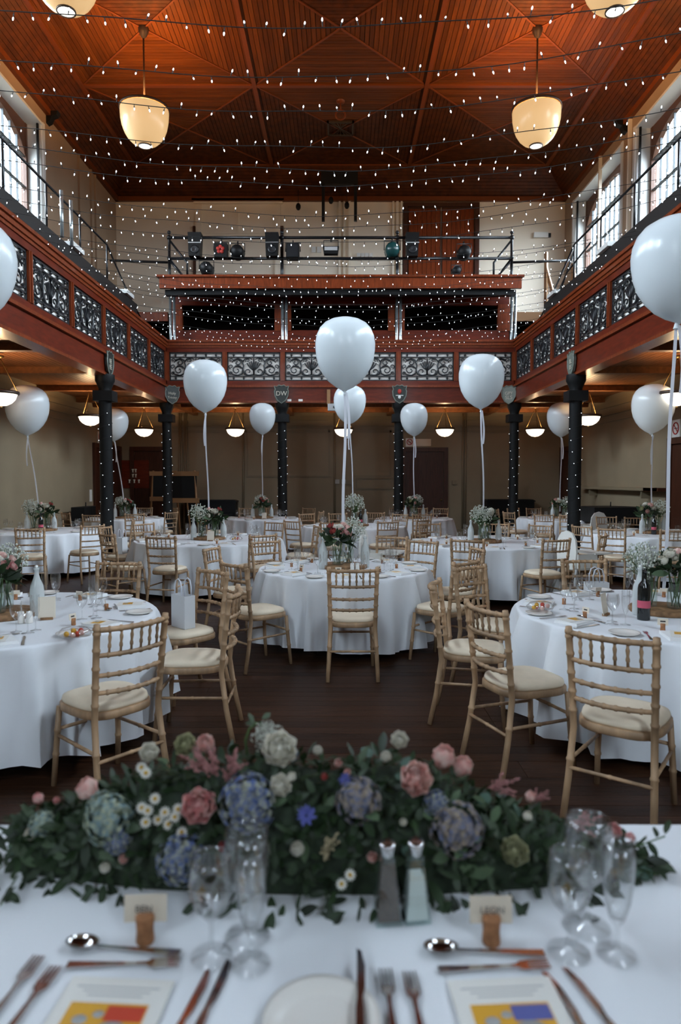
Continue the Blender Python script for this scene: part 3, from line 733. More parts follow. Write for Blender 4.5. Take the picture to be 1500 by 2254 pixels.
# black hanging frame from the ceiling edge
hf = thing('ceiling_bracket', 'black goal-shaped steel bracket hanging from the ceiling above the booth', 'bracket', (0, 18.7, 0))
p1, p2 = at_y(712, 487, 18.7), at_y(783, 487, 18.7); zt = at_y(750, 400, 18.7).z
for p in (p1, p2): MB().b(p.x - .04, p.x + .04, -.05, .05, p1.z, zt).obj('upright', 'black', hf)
MB().b(p1.x - .06, p2.x + .06, -.06, .06, zt - .08, zt + .25).obj('crossbar', 'black', hf)
for px, py in ((729, 441), (764, 452), (657, 455)):
    p = at_y(px, py, 19.2); r = thing('ceiling_pulley', 'small black pulley hanging by the upper wall, %s' % {729: 'inside the bracket on its left', 764: 'inside the bracket on its right', 657: 'left of the bracket'}[px], 'pulley', p)
    MB().ball((0, 0, 0), .07, 8, 5, (1, .5, 1.5)).obj('block', 'black', r); MB().tube([(0, 0, .1), (0, 0, .45)], .008, 5).obj('cord', 'black', r)
# props leaning on the right of the deck and wall fittings
for k, (a, b, d) in enumerate((((1203, 555), (1203, 640), 'upright pale timber post at the right of the booth deck'), ((1203, 590), (1232, 660), 'pale timber strut leaning right of the booth'), ((1262, 580), (1262, 640), 'short pale timber post by the right window'), ((1262, 590), (1278, 640), 'short pale strut leaning below the right window'))):
    A, B = at_y(*a, 17.4), at_y(*b, 17.4); B.z = 5.7; tag(MB().tube([A, B], .05, 4, smooth=False).obj('timber_post', 'tan'), d, 'timber')
p = U(1190, 519); r = thing('emergency_light', 'white oblong emergency light on the upper wall right of the booth', 'light fitting', (p.x, DY, p.z))
MB().b(-.2, .2, -.1, 0, -.07, .07).obj('diffuser', 'white', r); MB().b(.2, .28, -.08, 0, -.05, .05).obj('end_cap', 'black', r)
for px, dd in ((735, 'left'), (747, 'right')):
    p = U(px - 44, 550); tag(MB().b(p.x - .06, p.x + .06, DY - .03, DY, p.z - .08, p.z + .08).obj('notice_card', 'white'), 'small white card on the upper wall, %s of a pair' % dd, 'notice')
for k in range(4):
    p = U(790 + 9 * k, 562); tag(MB().b(p.x - .05, p.x + .05, DY - .04, DY, p.z - .05, p.z + .05).obj('socket', 'white'), 'small white wall socket in a row of four behind the railing', 'socket', 'row of four sockets')

# ================================================================== LAMPS
def lamp_light(parent, z, power, col, rad):
    l = bpy.data.lights.new('lamp_glow', 'POINT'); l.energy = power; l.color = col; l.shadow_soft_size = rad
    o = bpy.data.objects.new('lamp_glow', l); COL.objects.link(o); o.parent = parent; o.location = (0, 0, z)
up = thing('pendant_lamp', '', 'lamp', group='large ceiling pendants')
prof = [(.07, .0), (.16, .022), (.25, .075), (.325, .15), (.385, .25), (.425, .36), (.448, .48), (.455, .60), (.455, .66)]
MB().lathe(prof, 28).obj('bowl', 'bowl_up', up)
MB().lathe([(.0005, -.008), (.10, -.006), (.115, .0), (.115, .012)], 18).obj('finial_disc', 'spotdot', up)
MB().lathe([(.115, -.012), (.13, -.012), (.13, .012), (.115, .016)], 18).obj('finial_ring', 'bronze', up)
MB().lathe([(.44, .67), (.475, .67), (.475, .71), (.44, .71), (.44, .67)], 28).obj('rim', 'bronze', up)
MB().tube([(0, 0, .62), (0, 0, 2.2)], .018, 8).obj('rod', 'bronze', up)
MB().lathe([(.02, 2.0), (.06, 2.05), (.1, 2.14), (.1, 2.2)], 12).obj('ceiling_rose', 'bronze', up)
for a in (0, PI / 3 * 2, PI / 3 * 4): MB().tube([(0, 0, .78), (.45 * math.cos(a), .45 * math.sin(a), .69)], .01, 5).obj('stay_arm', 'bronze', up)
pl = Proto(up)
for x, yy, d in ((-CELL, 13.4, 'cream glass bowl pendant hanging left, in full view'), (CELL, 13.4, 'cream glass bowl pendant hanging right, in full view'), (-CELL, 9.64, 'cream glass bowl pendant cut off at the top left corner'), (CELL, 9.64, 'cream glass bowl pendant cut off at the top right corner')):
    r = pl.at((x, yy, ZC - 2.2), 0, d)
    lamp_light(r, .62, 190, (1, .55, .22), .12)
lo = thing('chain_lamp', '', 'lamp', group='small bowl lamps under the galleries')
MB().lathe([(.001, 0), (.09, .015), (.16, .055), (.21, .11), (.24, .19)], 20).obj('bowl', 'bowl_low', lo)
MB().lathe([(.22, .185), (.265, .185), (.275, .2), (.265, .235), (.22, .235), (.22, .185)], 20).obj('rim', 'bronze', lo)
MB().ball((0, 0, -.02), .022, 6, 4).obj('finial', 'brass', lo)
for a in (.5, .5 + 2 * PI / 3, .5 + 4 * PI / 3):
    pts = [(.24 * math.cos(a) * (1 - t / 12), .24 * math.sin(a) * (1 - t / 12), .23 + .52 * t / 12) for t in range(13)]
    MB().tube(pts, [.005 if k % 2 else .009 for k in range(13)], 5).obj('chain', 'brass', lo)
MB().lathe([(.02, .74), (.06, .76), (.06, .78)], 10).obj('canopy', 'brass', lo)
pl = Proto(lo); ZL = 3.52 - .78
for x, yy, d in ((-5.2, 18.1, 'left corner of the back wall'), (-2.78, 18.1, 'back wall, left of centre'), (.08, 18.1, 'middle of the back wall'), (2.76, 18.1, 'back wall, above the panelled door'), (5.15, 18.1, 'right corner of the back wall'), (-5.3, 14.5, 'left aisle beside the column'), (5.25, 14.5, 'right aisle beside the column'), (-5.3, 10.7, 'left aisle at the picture edge'), (5.25, 10.7, 'right aisle at the picture edge')):
    r = pl.at((x, yy, ZL), 0, 'opal bowl lamp on brass chains, ' + d)
    lamp_light(r, .17, 22, (1, .66, .34), .05)

# ================================================================== FAIRY LIGHT STRINGS
def bulb(m, p, d, s=1.0):
    """one LED: dark socket is part of the cable, here the clear drop-shaped tip"""
    m.lathe([(.0008, 0), (.0058 * s, .004 * s), (.0072 * s, .013 * s), (.0045 * s, .024 * s), (.0008, .028 * s)], 6, p, d)
rb = random.Random(3)
bulb_me = MB(); bulb(bulb_me, (0, 0, 0), None, .8); bulb_me = bulb_me.mesh('bulb'); bulb_me.materials.append(M['bulb'])
mids = [60, 170, 248, 326, 375, 408, 475, 502, 535, 573, 586, 612, 637, 648, 672, 682, 705, 718, 742, 753, 768]
words = 'first second third fourth fifth sixth seventh eighth ninth tenth eleventh twelfth thirteenth fourteenth fifteenth sixteenth seventeenth eighteenth nineteenth twentieth last'.split()
for i, ym in enumerate(mids):
    zm = 4.55; mid = at_z(750, ym, zm); sg = .38 if i < 16 else .36
    dl, dr = rb.uniform(-.05, .1), (-.45 if i < 9 else -.1) + rb.uniform(-.15, .05)
    if i == 0: dr = -.3
    def pt(x):
        t = x / GX; yy = mid.y + (dr * max(t, 0) ** 1.3 if t > 0 else dl * t * t)
        return Vector((x, min(yy, GY - .15), zm + sg * t * t + .012 * math.sin(x * 3.1 + i)))
    r = thing('fairy_light_string', 'string of white fairy lights across the hall, %s from the top of the picture' % words[i] if i < 20 else 'string of white fairy lights across the hall, lowest of all', 'fairy lights', (0, 0, 0), 0, 'strings of fairy lights across the hall')
    cb = MB(); P_ = [pt(-GX + 2 * GX * k / 40) for k in range(41)]; cb.tube(P_, .0035 if i < 6 else .003, 5)
    bl = MB(); x = -GX + rb.uniform(.05, .12); indiv = i < 4; half = .52 * mid.y + .2
    while x < GX:
        p = pt(x); upd = rb.random() < .35
        tilt = Rx(rb.uniform(-.5, .5)) @ Ry(rb.uniform(-.4, .4)); D = (tilt if upd else Rx(PI) @ tilt).to_3x3()
        drop = D @ Vector((0, 0, 1)) * rb.uniform(.012, .035)
        cb.tube([p, p + drop], .0025, 4); cb.tube([p + drop * .6, p + drop * .6 + D @ Vector((0, 0, .016))], .004, 5)
        q = p + drop * .6 + D @ Vector((0, 0, .016))
        if indiv and abs(x) < half:
            m4 = D.to_4x4(); m4.translation = q; put('bulb', bulb_me, m4, r)
        else: bulb(bl, q, D, .8 if i < 9 else .66)
        x += rb.uniform(.11, .15)
    cb.obj('cable', 'cable', r)
    if bl.v: tag(bl.obj('bulbs', 'bulb', r), kind='stuff')
# wraps around the columns
for (x, yy, d) in COLS:
    r = thing('fairy_light_wrap', 'fairy lights spiralling round the black column, ' + d, 'fairy lights', (x, yy, 0), 0, 'fairy lights on columns')
    cb = MB(); bl = MB(); n = 150; turns = 12; rr = .118
    pts = [(rr * math.cos(2 * PI * turns * k / n), rr * math.sin(2 * PI * turns * k / n), .25 + 2.55 * k / n) for k in range(n + 1)]
    cb.tube(pts, .003, 4); cb.obj('cable', 'cable', r)
    for k in range(0, n, 4): 
        p = Vector(pts[k]); bl.ball(p * 1.0 + Vector((p.x, p.y, 0)) * .05, .0055, 5, 4)
    tag(bl.obj('bulbs', 'bulb', r), kind='stuff')

# ================================================================== ROUND TABLES
# name, centre, radius, phrase
TAB = {
 1: (.03, 6.46, .80, 'the central front table'), 2: (-2.07, 4.14, .90, 'the near left table'), 3: (2.04, 4.27, .90, 'the near right table'),
 4: (-1.86, 9.6, 1.02, 'the middle left table'), 5: (1.93, 9.15, 1.0, 'the middle right table'), 6: (.25, 12.45, .93, 'the central rear table'),
 7: (5.0, 15.5, .93, 'the far right corner table'), 8: (4.9, 10.7, .96, 'the right aisle table'), 9: (1.66, 15.35, .86, 'the far table by the panelled door'),
 10: (-1.78, 15.45, .86, 'the far table left of centre'), 11: (-4.9, 15.5, .85, 'the far left corner table'), 12: (-4.95, 11.25, .92, 'the left aisle table')}
for k_ in TAB:
    x_, y_, r_, p_ = TAB[k_]; g_ = 1.03 if y_ < 13 else 1.0
    TAB[k_] = (x_ * g_, y_ * g_, r_ * g_, p_)
def cloth_mesh(r, seed, hem=.09):
    rg = random.Random(seed); m = MB(); n = 96; V = []; F = []
    nf = rg.choice((17, 18, 19)); ph = [rg.uniform(0, 6.28) for _ in range(4)]; am = [rg.uniform(.7, 1.2) for _ in range(nf)]
    ringsT = [(.0, 0), (.35, 0), (.7, 0), (.93, 0), (.985, 0)]
    for fr, _ in ringsT:
        for j in range(n): a = 2 * PI * j / n; V.append((r * fr * math.cos(a), r * fr * math.sin(a), .727))
    drop = [(.004, .723, .02), (.010, .71, .1), (.012, .68, .25), (.016, .58, .5), (.02, .45, .75), (.026, .3, .92), (.03, .18, 1), (.032, hem, 1.05)]
    for k, (o, z, t) in enumerate(drop):
        for j in range(n):
            a = 2 * PI * j / n; u = a / (2 * PI) * nf; i0 = int(u) % nf
            amp = (am[i0] * (1 - u % 1) + am[(i0 + 1) % nf] * (u % 1))
            th = nf * a + ph[0] + 1.1 * math.sin(2 * a + ph[1]) + .7 * math.sin(5 * a + ph[2]); fold = (1.8 * math.exp(-1.7 * (1 - math.cos(th))) - .75) * amp
            fold += .35 * math.sin(3 * nf / 2 * a + ph[2]) * t
            rr = r + o + t * (.01 + .105 * fold)
            V.append((rr * math.cos(a), rr * math.sin(a), z + (.022 * math.sin(3 * a + ph[3]) + .02 * fold if k == len(drop) - 1 else 0)))
    nr = len(ringsT) + len(drop)
    for i in range(1, nr - 1):
        for j in range(n): F.append(((i + 1) * n + j, (i + 1) * n + (j + 1) % n, i * n + (j + 1) % n, i * n + j))
    F.append(tuple(n + j for j in range(n)))
    m.add(V, F, True); return m
for k, (x, yy, r, ph) in TAB.items():
    t = thing('round_table', 'round banquet table hidden under white cloth, ' + ph, 'table', (x, yy, 0), .3 * k, 'round banquet tables')
    MB().lathe([(.001, .69), (r - .02, .69), (r - .01, .705), (r - .02, .72), (.001, .72)], 40).obj('tabletop', 'tan', t)
    for q in range(4):
        a = PI / 4 + q * PI / 2; MB().tube([(.45 * math.cos(a), .45 * math.sin(a), .69), (.55 * math.cos(a), .55 * math.sin(a), 0)], .018, 6).obj('leg', 'black', t)
    c = cloth_mesh(r, 40 + k).obj('tablecloth', 'linen', None, (x, yy, 0), .37 * k)
    tag(c, 'white floor-length linen cloth draped over ' + ph, 'tablecloth', 'round white tablecloths')

# ================================================================== CHAIRS
def ringed(P, r, rings, bump=1.3, n=8, m=None):
    """bamboo-turned rod along a polyline: raised rings at the given fractions"""
    P = [Vector(p) for p in P]; L_ = [0]
    for a, b in zip(P, P[1:]): L_.append(L_[-1] + (b - a).length)
    tot = L_[-1]
    def at(t):
        d = t * tot
        for i in range(len(P) - 1):
            if d <= L_[i + 1] + 1e-9: return P[i].lerp(P[i + 1], (d - L_[i]) / (L_[i + 1] - L_[i]))
        return P[-1]
    ts = [(0, r)]
    for t in rings: ts += [(t - .010 / tot, r), (t - .004 / tot, r * bump), (t + .004 / tot, r * bump), (t + .010 / tot, r)]
    ts += [(L_[i] / tot, r) for i in range(1, len(P) - 1)] + [(1, r * .95)]
    ts.sort(); return (m or MB()).tube([at(t) for t, _ in ts], [q for _, q in ts], n)
def sq(w0, w1, d0, d1, n=28, p=3.2):
    """rounded seat outline, wider at the front"""
    out = []
    for k in range(n):
        a = 2 * PI * k / n; c, s = math.cos(a), math.sin(a)
        x = abs(c) ** (2 / p) * (1 if c > 0 else -1); y = abs(s) ** (2 / p) * (1 if s > 0 else -1)
        ww = w0 + (w1 - w0) * (y + 1) / 2; out.append((x * ww, d0 + (d1 - d0) * (y + 1) / 2))
    return out
def seat_solid(ol, layers):
    cx = 0; cy = sum(p[1] for p in ol) / len(ol); m = MB(); n = len(ol); V = []
    for f, z in layers: V += [(p[0] * f, cy + (p[1] - cy) * f, z) for p in ol]
    F = [(i * n + j, i * n + (j + 1) % n, (i + 1) * n + (j + 1) % n, (i + 1) * n + j) for i in range(len(layers) - 1) for j in range(n)]
    F += [tuple(range(n - 1, -1, -1)), tuple((len(layers) - 1) * n + j for j in range(n))]
    return m.add(V, F, True)
BT = .885
def backy(z): return -.205 - .055 * max(0, (z - .45)) / .45 if z > .45 else -.205
def make_chair(full):
    c = thing('banquet_chair', '', 'chair', group='limewashed banquet chairs')
    n = 8 if full else 6
    ol = sq(.185, .205, -.215, .2, 28 if full else 18)
    seat_solid(ol, [(.97, .415), (1.0, .42), (1.0, .45), (.97, .455)]).obj('seat_frame', 'chair', c)
    seat_solid(ol, [(.93, .455), (.955, .466), (.93, .484), (.75, .497), (.35, .502)]).obj('seat_pad', 'pad', c)
    for s in (-1, 1):
        post = [(s * .198, -.275, 0), (s * .188, -.235, .2), (s * .178, -.205, .42), (s * .182, -.225, .62), (s * .190, -.262, .905)]
        ringed(post, .0165 if full else .016, [.3, .56, .66, .76, .86, .95, .975] if full else [.6, .8, .97], 1.22, n).obj('rear_leg', 'chair', c)
        ringed([(s * .165, .165, .42), (s * .178, .18, .2), (s * .185, .2, 0)], .0155, [.3, .6] if full else [], 1.2, n).obj('front_leg', 'chair', c)
    def rail(z, r, k, m=None):
        hw = .186 if z > .7 else .178; y0 = backy(z) - .0
        return ringed([(hw * (2 * i / 8 - 1), y0 - .045 * (1 - (2 * i / 8 - 1) ** 2), z) for i in range(9)], r, [j / (k + 1) for j in range(1, k + 1)] if full else [], 1.28, n, m)
    if full:
        rail(BT - .008, .0135, 6).obj('top_rail', 'chair', c)
        for z in (.752, .652, .565): rail(z, .0115, 6).obj('cross_rail', 'chair', c)
    else:
        m = MB(); [rail(z, .012, 0, m) for z in (BT - .008, .752, .652, .565)]; m.obj('back_lattice', 'chair', c)
    js = MB()
    for j in range(6):
        u = (2 * (j + 1) / 7 - 1); yb = lambda z: backy(z) - .045 * (1 - u * u)
        m = MB() if full else js
        zs = [.757, .785, .79, .80, .81, .815, .835, .84, .85, BT - .012] if full else [.757, .81, BT - .012]
        rr = [.006, .0065, .0095, .0095, .0065, .0065, .0095, .0095, .0065, .006] if full else [.007, .009, .007]
        m.tube([(u * .184, yb(z), z) for z in zs], rr, 6 if full else 5)
        if full: m.obj('spindle', 'chair', c)
    if not full: js.obj('spindle_row', 'chair', c)
    st = [[(-.188, -.238, .235), (.188, -.238, .235)], [(-.175, .176, .30), (.175, .176, .30)], [(-.186, -.23, .27), (-.174, .172, .27)], [(.186, -.23, .27), (.174, .172, .27)]]
    if full:
        for q in st: ringed(q, .0095, [.5], 1.25, 6).obj('stretcher', 'chair', c)
    else:
        m = MB(); [m.tube(q, .009, 5) for q in st]; m.obj('stretcher_frame', 'chair', c)
    return c
near_c, far_c = Proto(make_chair(True)), Proto(make_chair(False))
# table: list of (px of one end of the top rail, px of the other end) ; optional turn in degrees away from facing the table
CH = {
 1: [(723, 1252, 830, 1252), (505, 1234, 565, 1245), (482, 1213, 511, 1206), (952, 1238, 1012, 1230), (1012, 1206, 1042, 1215), (559, 1196, 622, 1192), (901, 1190, 965, 1196), (851, 1179, 897, 1181)],
 2: [(217, 1383, 357, 1358), (365, 1260, 435, 1271), (465, 1313, 483, 1293), (170, 1249, 270, 1251)],
 3: [(1254, 1388, 1445, 1415), (1030, 1325, 1110, 1353), (1000, 1294, 1014, 1280), (1087, 1263, 1150, 1255), (1273, 1249, 1379, 1248)],
 4: [(327, 1181, 392, 1183), (547, 1180, 604, 1177), (229, 1176, 268, 1177), (238, 1162, 271, 1161), (311, 1156, 361, 1154), (561, 1152, 605, 1153), (647, 1161, 673, 1160)],
 5: [(993, 1189, 1066, 1190), (1192, 1188, 1247, 1188), (1154, 1157, 1202, 1159), (922, 1154, 971, 1153), (1073, 1156, 1107, 1156), (1272, 1177, 1287, 1177)],
 6: [(705, 1151, 756, 1151), (827, 1149, 873, 1148), (624, 1147, 661, 1148), (657, 1132, 693, 1132), (731, 1131, 757, 1131), (819, 1127, 857, 1127), (859, 1133, 893, 1133), (903, 1145, 937, 1145)],
 7: [(1190, 1134, 1235, 1134), (1112, 1128, 1140, 1128), (1093, 1123, 1103, 1122), (1115, 1120, 1145, 1120), (1163, 1120, 1198, 1120), (1262, 1120, 1285, 1120), (1240, 1146, 1256, 1145)],
 8: [(1319, 1165, 1375, 1165), (1461, 1168, 1515, 1169), (1311, 1137, 1340, 1136), (1391, 1141, 1402, 1139), (1272, 1160, 1290, 1158)],
 9: [(897, 1129, 943, 1129), (839, 1115, 870, 1115), (917, 1115, 952, 1115), (989, 1115, 1020, 1116)],
 10: [(494, 1127, 529, 1127), (602, 1126, 642, 1126), (507, 1115, 540, 1115), (602, 1115, 628, 1115), (681, 1118, 714, 1119)],
 11: [(275, 1132, 318, 1132), (180, 1134, 223, 1134), (128, 1130, 160, 1130), (153, 1121, 190, 1120), (310, 1117, 343, 1117), (352, 1128, 382, 1128), (375, 1118, 397, 1118), (108, 1124, 128, 1123)],
 12: [(32, 1166, 97, 1164), (185, 1158, 223, 1157), (78, 1141, 121, 1139), (193, 1146, 233, 1146)]}
SECT = ['near', 'near right', 'right', 'far right', 'far', 'far left', 'left', 'near left']
CHAIRS = []
for k, lst in CH.items():
    tx, ty, tr, ph = TAB[k]
    for (xa, ya, xb, yb_) in lst:
        A, B = at_z(xa, ya, BT), at_z(xb, yb_, BT); mid = (A + B) / 2
        f = Vector((tx - mid.x, ty - mid.y, 0)).normalized()
        if mid.y < 7.4:
            e = (B - A); nrm = Vector((-e.y, e.x, 0)).normalized()
            if nrm.dot(f) < 0: nrm = -nrm
            f = (nrm * 1.0 + f * .45).normalized()
        # keep the seat front out of the table: back of the chair at least this far from the centre
        d = math.hypot(tx - mid.x, ty - mid.y); need = tr + .54
        if d < need:
            g = Vector((mid.x - tx, mid.y - ty, 0)).normalized(); mid = Vector((tx, ty, 0)) + g * need
        elif d > tr + .95 and mid.y > 7.4:
            g = Vector((mid.x - tx, mid.y - ty, 0)).normalized(); mid = Vector((tx, ty, 0)) + g * (tr + .95)
        root = Vector((mid.x, mid.y, 0)) + f * .262
        CHAIRS.append([k, root, math.atan2(f.y, f.x) - PI / 2])
# nudge apart any two chairs that would stand in each other
for it in range(60):
    for i in range(len(CHAIRS)):
        for j in range(i + 1, len(CHAIRS)):
            d = CHAIRS[j][1] - CHAIRS[i][1]; L_ = d.length
            if L_ < .46:
                d = (d.normalized() if L_ > 1e-4 else Vector((1, 0, 0))) * ((.46 - L_) / 2 + .002); CHAIRS[i][1] -= d; CHAIRS[j][1] += d
LAB = {}; BYS = {}
for k, root, rz in CHAIRS:
    tx, ty, tr, ph = TAB[k]
    a = math.atan2(root.x - tx, -(root.y - ty)); s = SECT[int(round(a / (PI / 4))) % 8]; BYS.setdefault((s, ph), []).append(root)
for (s, ph), rs_ in BYS.items():
    rs_.sort(key=lambda v: v.y)
    for i, v in enumerate(rs_):
        e = '' if len(rs_) == 1 else (', nearer one' if i == 0 else ', farther one' if i == len(rs_) - 1 else ', middle one')
        LAB[id(v)] = 'limewashed chair with ivory pad, %s side of %s%s' % (s, ph.replace('the far table by the panelled door', 'the far door table'), e)
for k, root, rz in CHAIRS:
    tx, ty, tr, ph = TAB[k]
    a = math.atan2(root.x - tx, -(root.y - ty)); s = SECT[int(round(a / (PI / 4))) % 8]
    pr = near_c if root.y < 10.2 else far_c
    pr.at((root.x, root.y, 0), rz, LAB[id(root)], 'limewashed chairs at ' + ph)

# ================================================================== BALLOONS
BAL = [(1, 760, 782, 133, 'largest centred white balloon, above the central front table'), (2, -66, 600, 190, 'white balloon cut off by the left picture edge'), (3, 1492, 598, 190, 'huge white balloon cut off by the right picture edge'),
 (4, 452, 852, 96, 'white balloon above the middle left table'), (5, 1060, 842, 100, 'white balloon above the middle right table'), (6, 770, 892, 72, 'white balloon partly behind the largest centred balloon'),
 (7, 1237, 925, 64, 'white balloon half hidden behind the right column'), (8, 1438, 902, 91, 'white balloon before the right wall'), (9, 912, 925, 61, 'white balloon left of the panelled far door'),
 (10, 578, 923, 58, 'white balloon before the plain back wall, left of centre'), (11, 252, 936, 60, 'white balloon half hidden behind the left column'), (12, 60, 905, 92, 'white balloon before the left wall')]
bp = [(.001, -.615), (.02, -.60), (.05, -.575), (.15, -.525), (.265, -.44), (.365, -.32), (.438, -.185), (.48, -.04), (.497, .1), (.498, .2), (.475, .33), (.425, .44), (.345, .525), (.235, .583), (.12, .612), (.001, .622)]
bal_me = MB().lathe(bp, 36).mesh('skin'); bal_me.materials.append(M['balloon'])
for k, px, py, wpx, lab in BAL:
    tx, ty, tr, ph = TAB[k]; c = at_y(px, py, ty); D = wpx * ty / FPX * .985
    r = thing('balloon', lab + ', on a ribbon', 'balloon', (c.x, c.y, c.z), 0, 'white balloons tied to the tables')
    o = mk('skin', bal_me, None, r); o.scale = (D, D, D); o.rotation_euler = (.04 * math.sin(k), .05 * math.cos(2 * k), k)
    zb = -.6 * D
    MB().lathe([(.02, zb - .03), (.012, zb - .005), (.008, zb + .01), (.016, zb + .02)], 8).obj('knot', 'balloon', r)
    # ribbon: slightly wavy tape from the knot to the centrepiece
    bx, by, bz = tx - c.x, 0.0, .88 - c.z
    n = 16; V = []; F = []
    for i in range(n + 1):
        t = i / n; p = Vector((bx * t, by * t, (zb - .01) * (1 - t) + bz * t)); p.x += .012 * math.sin(5 * t + k) * (1 - t) * t * 4
        a = .25 * math.sin(3 * t + k); wv = .011 if k > 1 else .014
        V += [p + Vector((math.cos(a) * wv, math.sin(a) * wv, 0)), p - Vector((math.cos(a) * wv, math.sin(a) * wv, 0))]
    F = [(2 * i, 2 * i + 1, 2 * i + 3, 2 * i + 2) for i in range(n)]
    MB().add(V, F, True).obj('ribbon', 'ribbon', r)
    V = []; ln = .42 * D + .2
    for i in range(9):
        t = i / 8; p = Vector((.01 + .03 * math.sin(2.4 * t) * (1 if k % 2 else -1), -.015, zb - .01 - ln * t)); wv = .012
        V += [p + Vector((wv, .004 * math.sin(6 * t), 0)), p - Vector((wv, 0, 0))]
    MB().add(V, [(2 * i, 2 * i + 1, 2 * i + 3, 2 * i + 2) for i in range(8)], True).obj('ribbon_tail', 'ribbon', r)

# ================================================================== FLOWER MAKERS
def petal(m, M4, w, l, cup, nx=4, ny=4):
    """one petal: grows from the origin along +y, cupped upward, rounded tip"""
    V = []
    for j in range(ny + 1):
        v = j / ny; wd = w * (.4 + .6 * min(1, v / .55)) * math.sqrt(max(.05, 1 - (max(0, v - .5) / .5) ** 2 * .86))
        for i in range(nx + 1):
            u = 2 * i / nx - 1
            V.append(M4 @ Vector((u * wd, l * v - .12 * l * u * u * v, cup * (v * v) + .35 * w * u * u + (.0 if v < .9 else -.1 * cup))))
    F = [(j * (nx + 1) + i, j * (nx + 1) + i + 1, (j + 1) * (nx + 1) + i + 1, (j + 1) * (nx + 1) + i) for j in range(ny) for i in range(nx)]
    m.add(V, F, True)
def rose_mesh(name, mname, seed, open_=1.0):
    """rose of unit radius facing +z: tight heart and four rounds of petals"""
    rg = random.Random(seed); m = MB()
    m.lathe([(.02, -.5), (.3, -.42), (.34, -.1), (.16, .1), (.13, .38), (.07, .42), (.01, .34)], 10)
    for n, tilt, l, w, r0, z0 in ((4, 1.62, .66, .26, .12, -.22), (5, 1.52, .72, .36, .20, -.28), (6, 1.36, .80, .44, .27, -.34), (7, 1.16, .88, .50, .32, -.40), (8, .86, .92, .54, .32, -.46), (7, .68, .86, .6, .32, -.5)):
        for k in range(n):
            a = 2 * PI * k / n + n + rg.uniform(-.15, .15)
            tl = 1.57 - (1.57 - tilt) * open_ + rg.uniform(-.08, .08)
            petal(m, Rz(a) @ T(0, r0, z0) @ Rx(tl), w, l, .16 * l)
    me = m.mesh(name); me.materials.append(M[mname]); return me
def leaf_mesh(name, mname, w, l, bend=.15, fold=.12, rnd=False):
    V = []; n = 5
    for i in range(n + 1):
        t = i / n; ww = w * (math.sin(PI * t) ** (.5 if rnd else .75)) + .0005
        z = -bend * l * t * t; V += [(-ww, l * t, z + fold * ww), (0, l * t, z), (ww, l * t, z + fold * ww)]
    F = []
    for i in range(n): F += [(3 * i, 3 * i + 1, 3 * i + 4, 3 * i + 3), (3 * i + 1, 3 * i + 2, 3 * i + 5, 3 * i + 4)]
    me = MB().add(V, F, True).mesh(name); me.materials.append(M[mname]); return me
ROSE = {k: rose_mesh('rose', k, i, .95) for i, k in enumerate(('rose_pink', 'rose_peach', 'rose_white', 'rose_green', 'rose_red'))}
BUD = {k: rose_mesh('rosebud', k, 9 + i, .35) for i, k in enumerate(('rose_peach', 'rose_white', 'rose_pink', 'rose_red'))}
LEAF = {'leaf': leaf_mesh('leaf', 'leaf', .2, 1), 'leaf2': leaf_mesh('leaf', 'leaf2', .22, 1), 'euca': leaf_mesh('leaf', 'euca', .42, 1, .08, .05, True), 'long': leaf_mesh('leaf', 'leaf', .10, 1, .3)}
def aim(p, d, s, roll=0):
    """matrix at p whose z axis points along d"""
    d = Vector(d).normalized(); q = d.to_track_quat('Z', 'Y').to_matrix().to_4x4()
    return T(p) @ q @ Rz(roll) @ Matrix.Scale(s, 4)
def daisy(parent, p, d, s):
    m = MB()
    for k in range(11): petal(m, Rz(2 * PI * k / 11) @ T(0, .25, 0), .2, .75, .0, 2, 2)
    me = DAISY.get('m')
    if not me: me = m.mesh('daisy'); me.materials.append(M['petal_white']); DAISY['m'] = me; e = MB().ball((0, 0, .05), .36, 8, 4, (1, 1, .5)).mesh('eye'); e.materials.append(M['daisy_eye']); DAISY['e'] = e
    o = put('daisy', me, aim(p, d, s), parent); put('eye', DAISY['e'], Matrix.Identity(4), o)
DAISY = {}
def hydrangea_mesh(mname, seed):
    rg = random.Random(seed); m = MB().ball((0, 0, 0), .74, 12, 8)
    for i in range(120):
        z = rg.uniform(-.35, 1); a = i * 2.4; r = math.sqrt(max(0, 1 - z * z)); d = Vector((r * math.cos(a), r * math.sin(a), z))
        B = aim(d * rg.uniform(.84, 1.02), d, .15, rg.uniform(0, 1.5))
        for k in range(4): petal(m, B @ Rz(k * PI / 2) @ T(0, .06, 0), .55, .95, .15, 2, 2)
    me = m.mesh('hydrangea'); me.materials.append(M[mname]); return me
def plume_mesh(mname, seed, n=120):
    rg = random.Random(seed); m = MB()
    for b in range(7):
        a = rg.uniform(0, 6.28); tl = rg.uniform(.1, .7) if b else 0; D = Vector((math.sin(tl) * math.cos(a), math.sin(tl) * math.sin(a), math.cos(tl))); ln = rg.uniform(.6, 1.1) if b else 1.3
        for i in range(n // 7):
            t = rg.random(); p = D * ln * t + Vector((rg.gauss(0, 1), rg.gauss(0, 1), rg.gauss(0, 1))) * .07 * (1.2 - t); m.ball(p, rg.uniform(.035, .06), 4, 3)
        m.tube([(0, 0, 0), D * ln], .018, 4)
    me = m.mesh('astilbe'); me.materials.append(M[mname]); return me
def gyp_mesh(seed, n=300):
    rg = random.Random(seed); m = MB()
    for i in range(n):
        d = Vector((rg.gauss(0, 1), rg.gauss(0, 1), rg.gauss(0, .8) + .3)).normalized(); p = d * rg.uniform(.45, 1.05); m.ball(p, rg.uniform(.045, .075), 5, 3)
    me = m.mesh('babys_breath'); me.materials.append(M['gyp']); return me
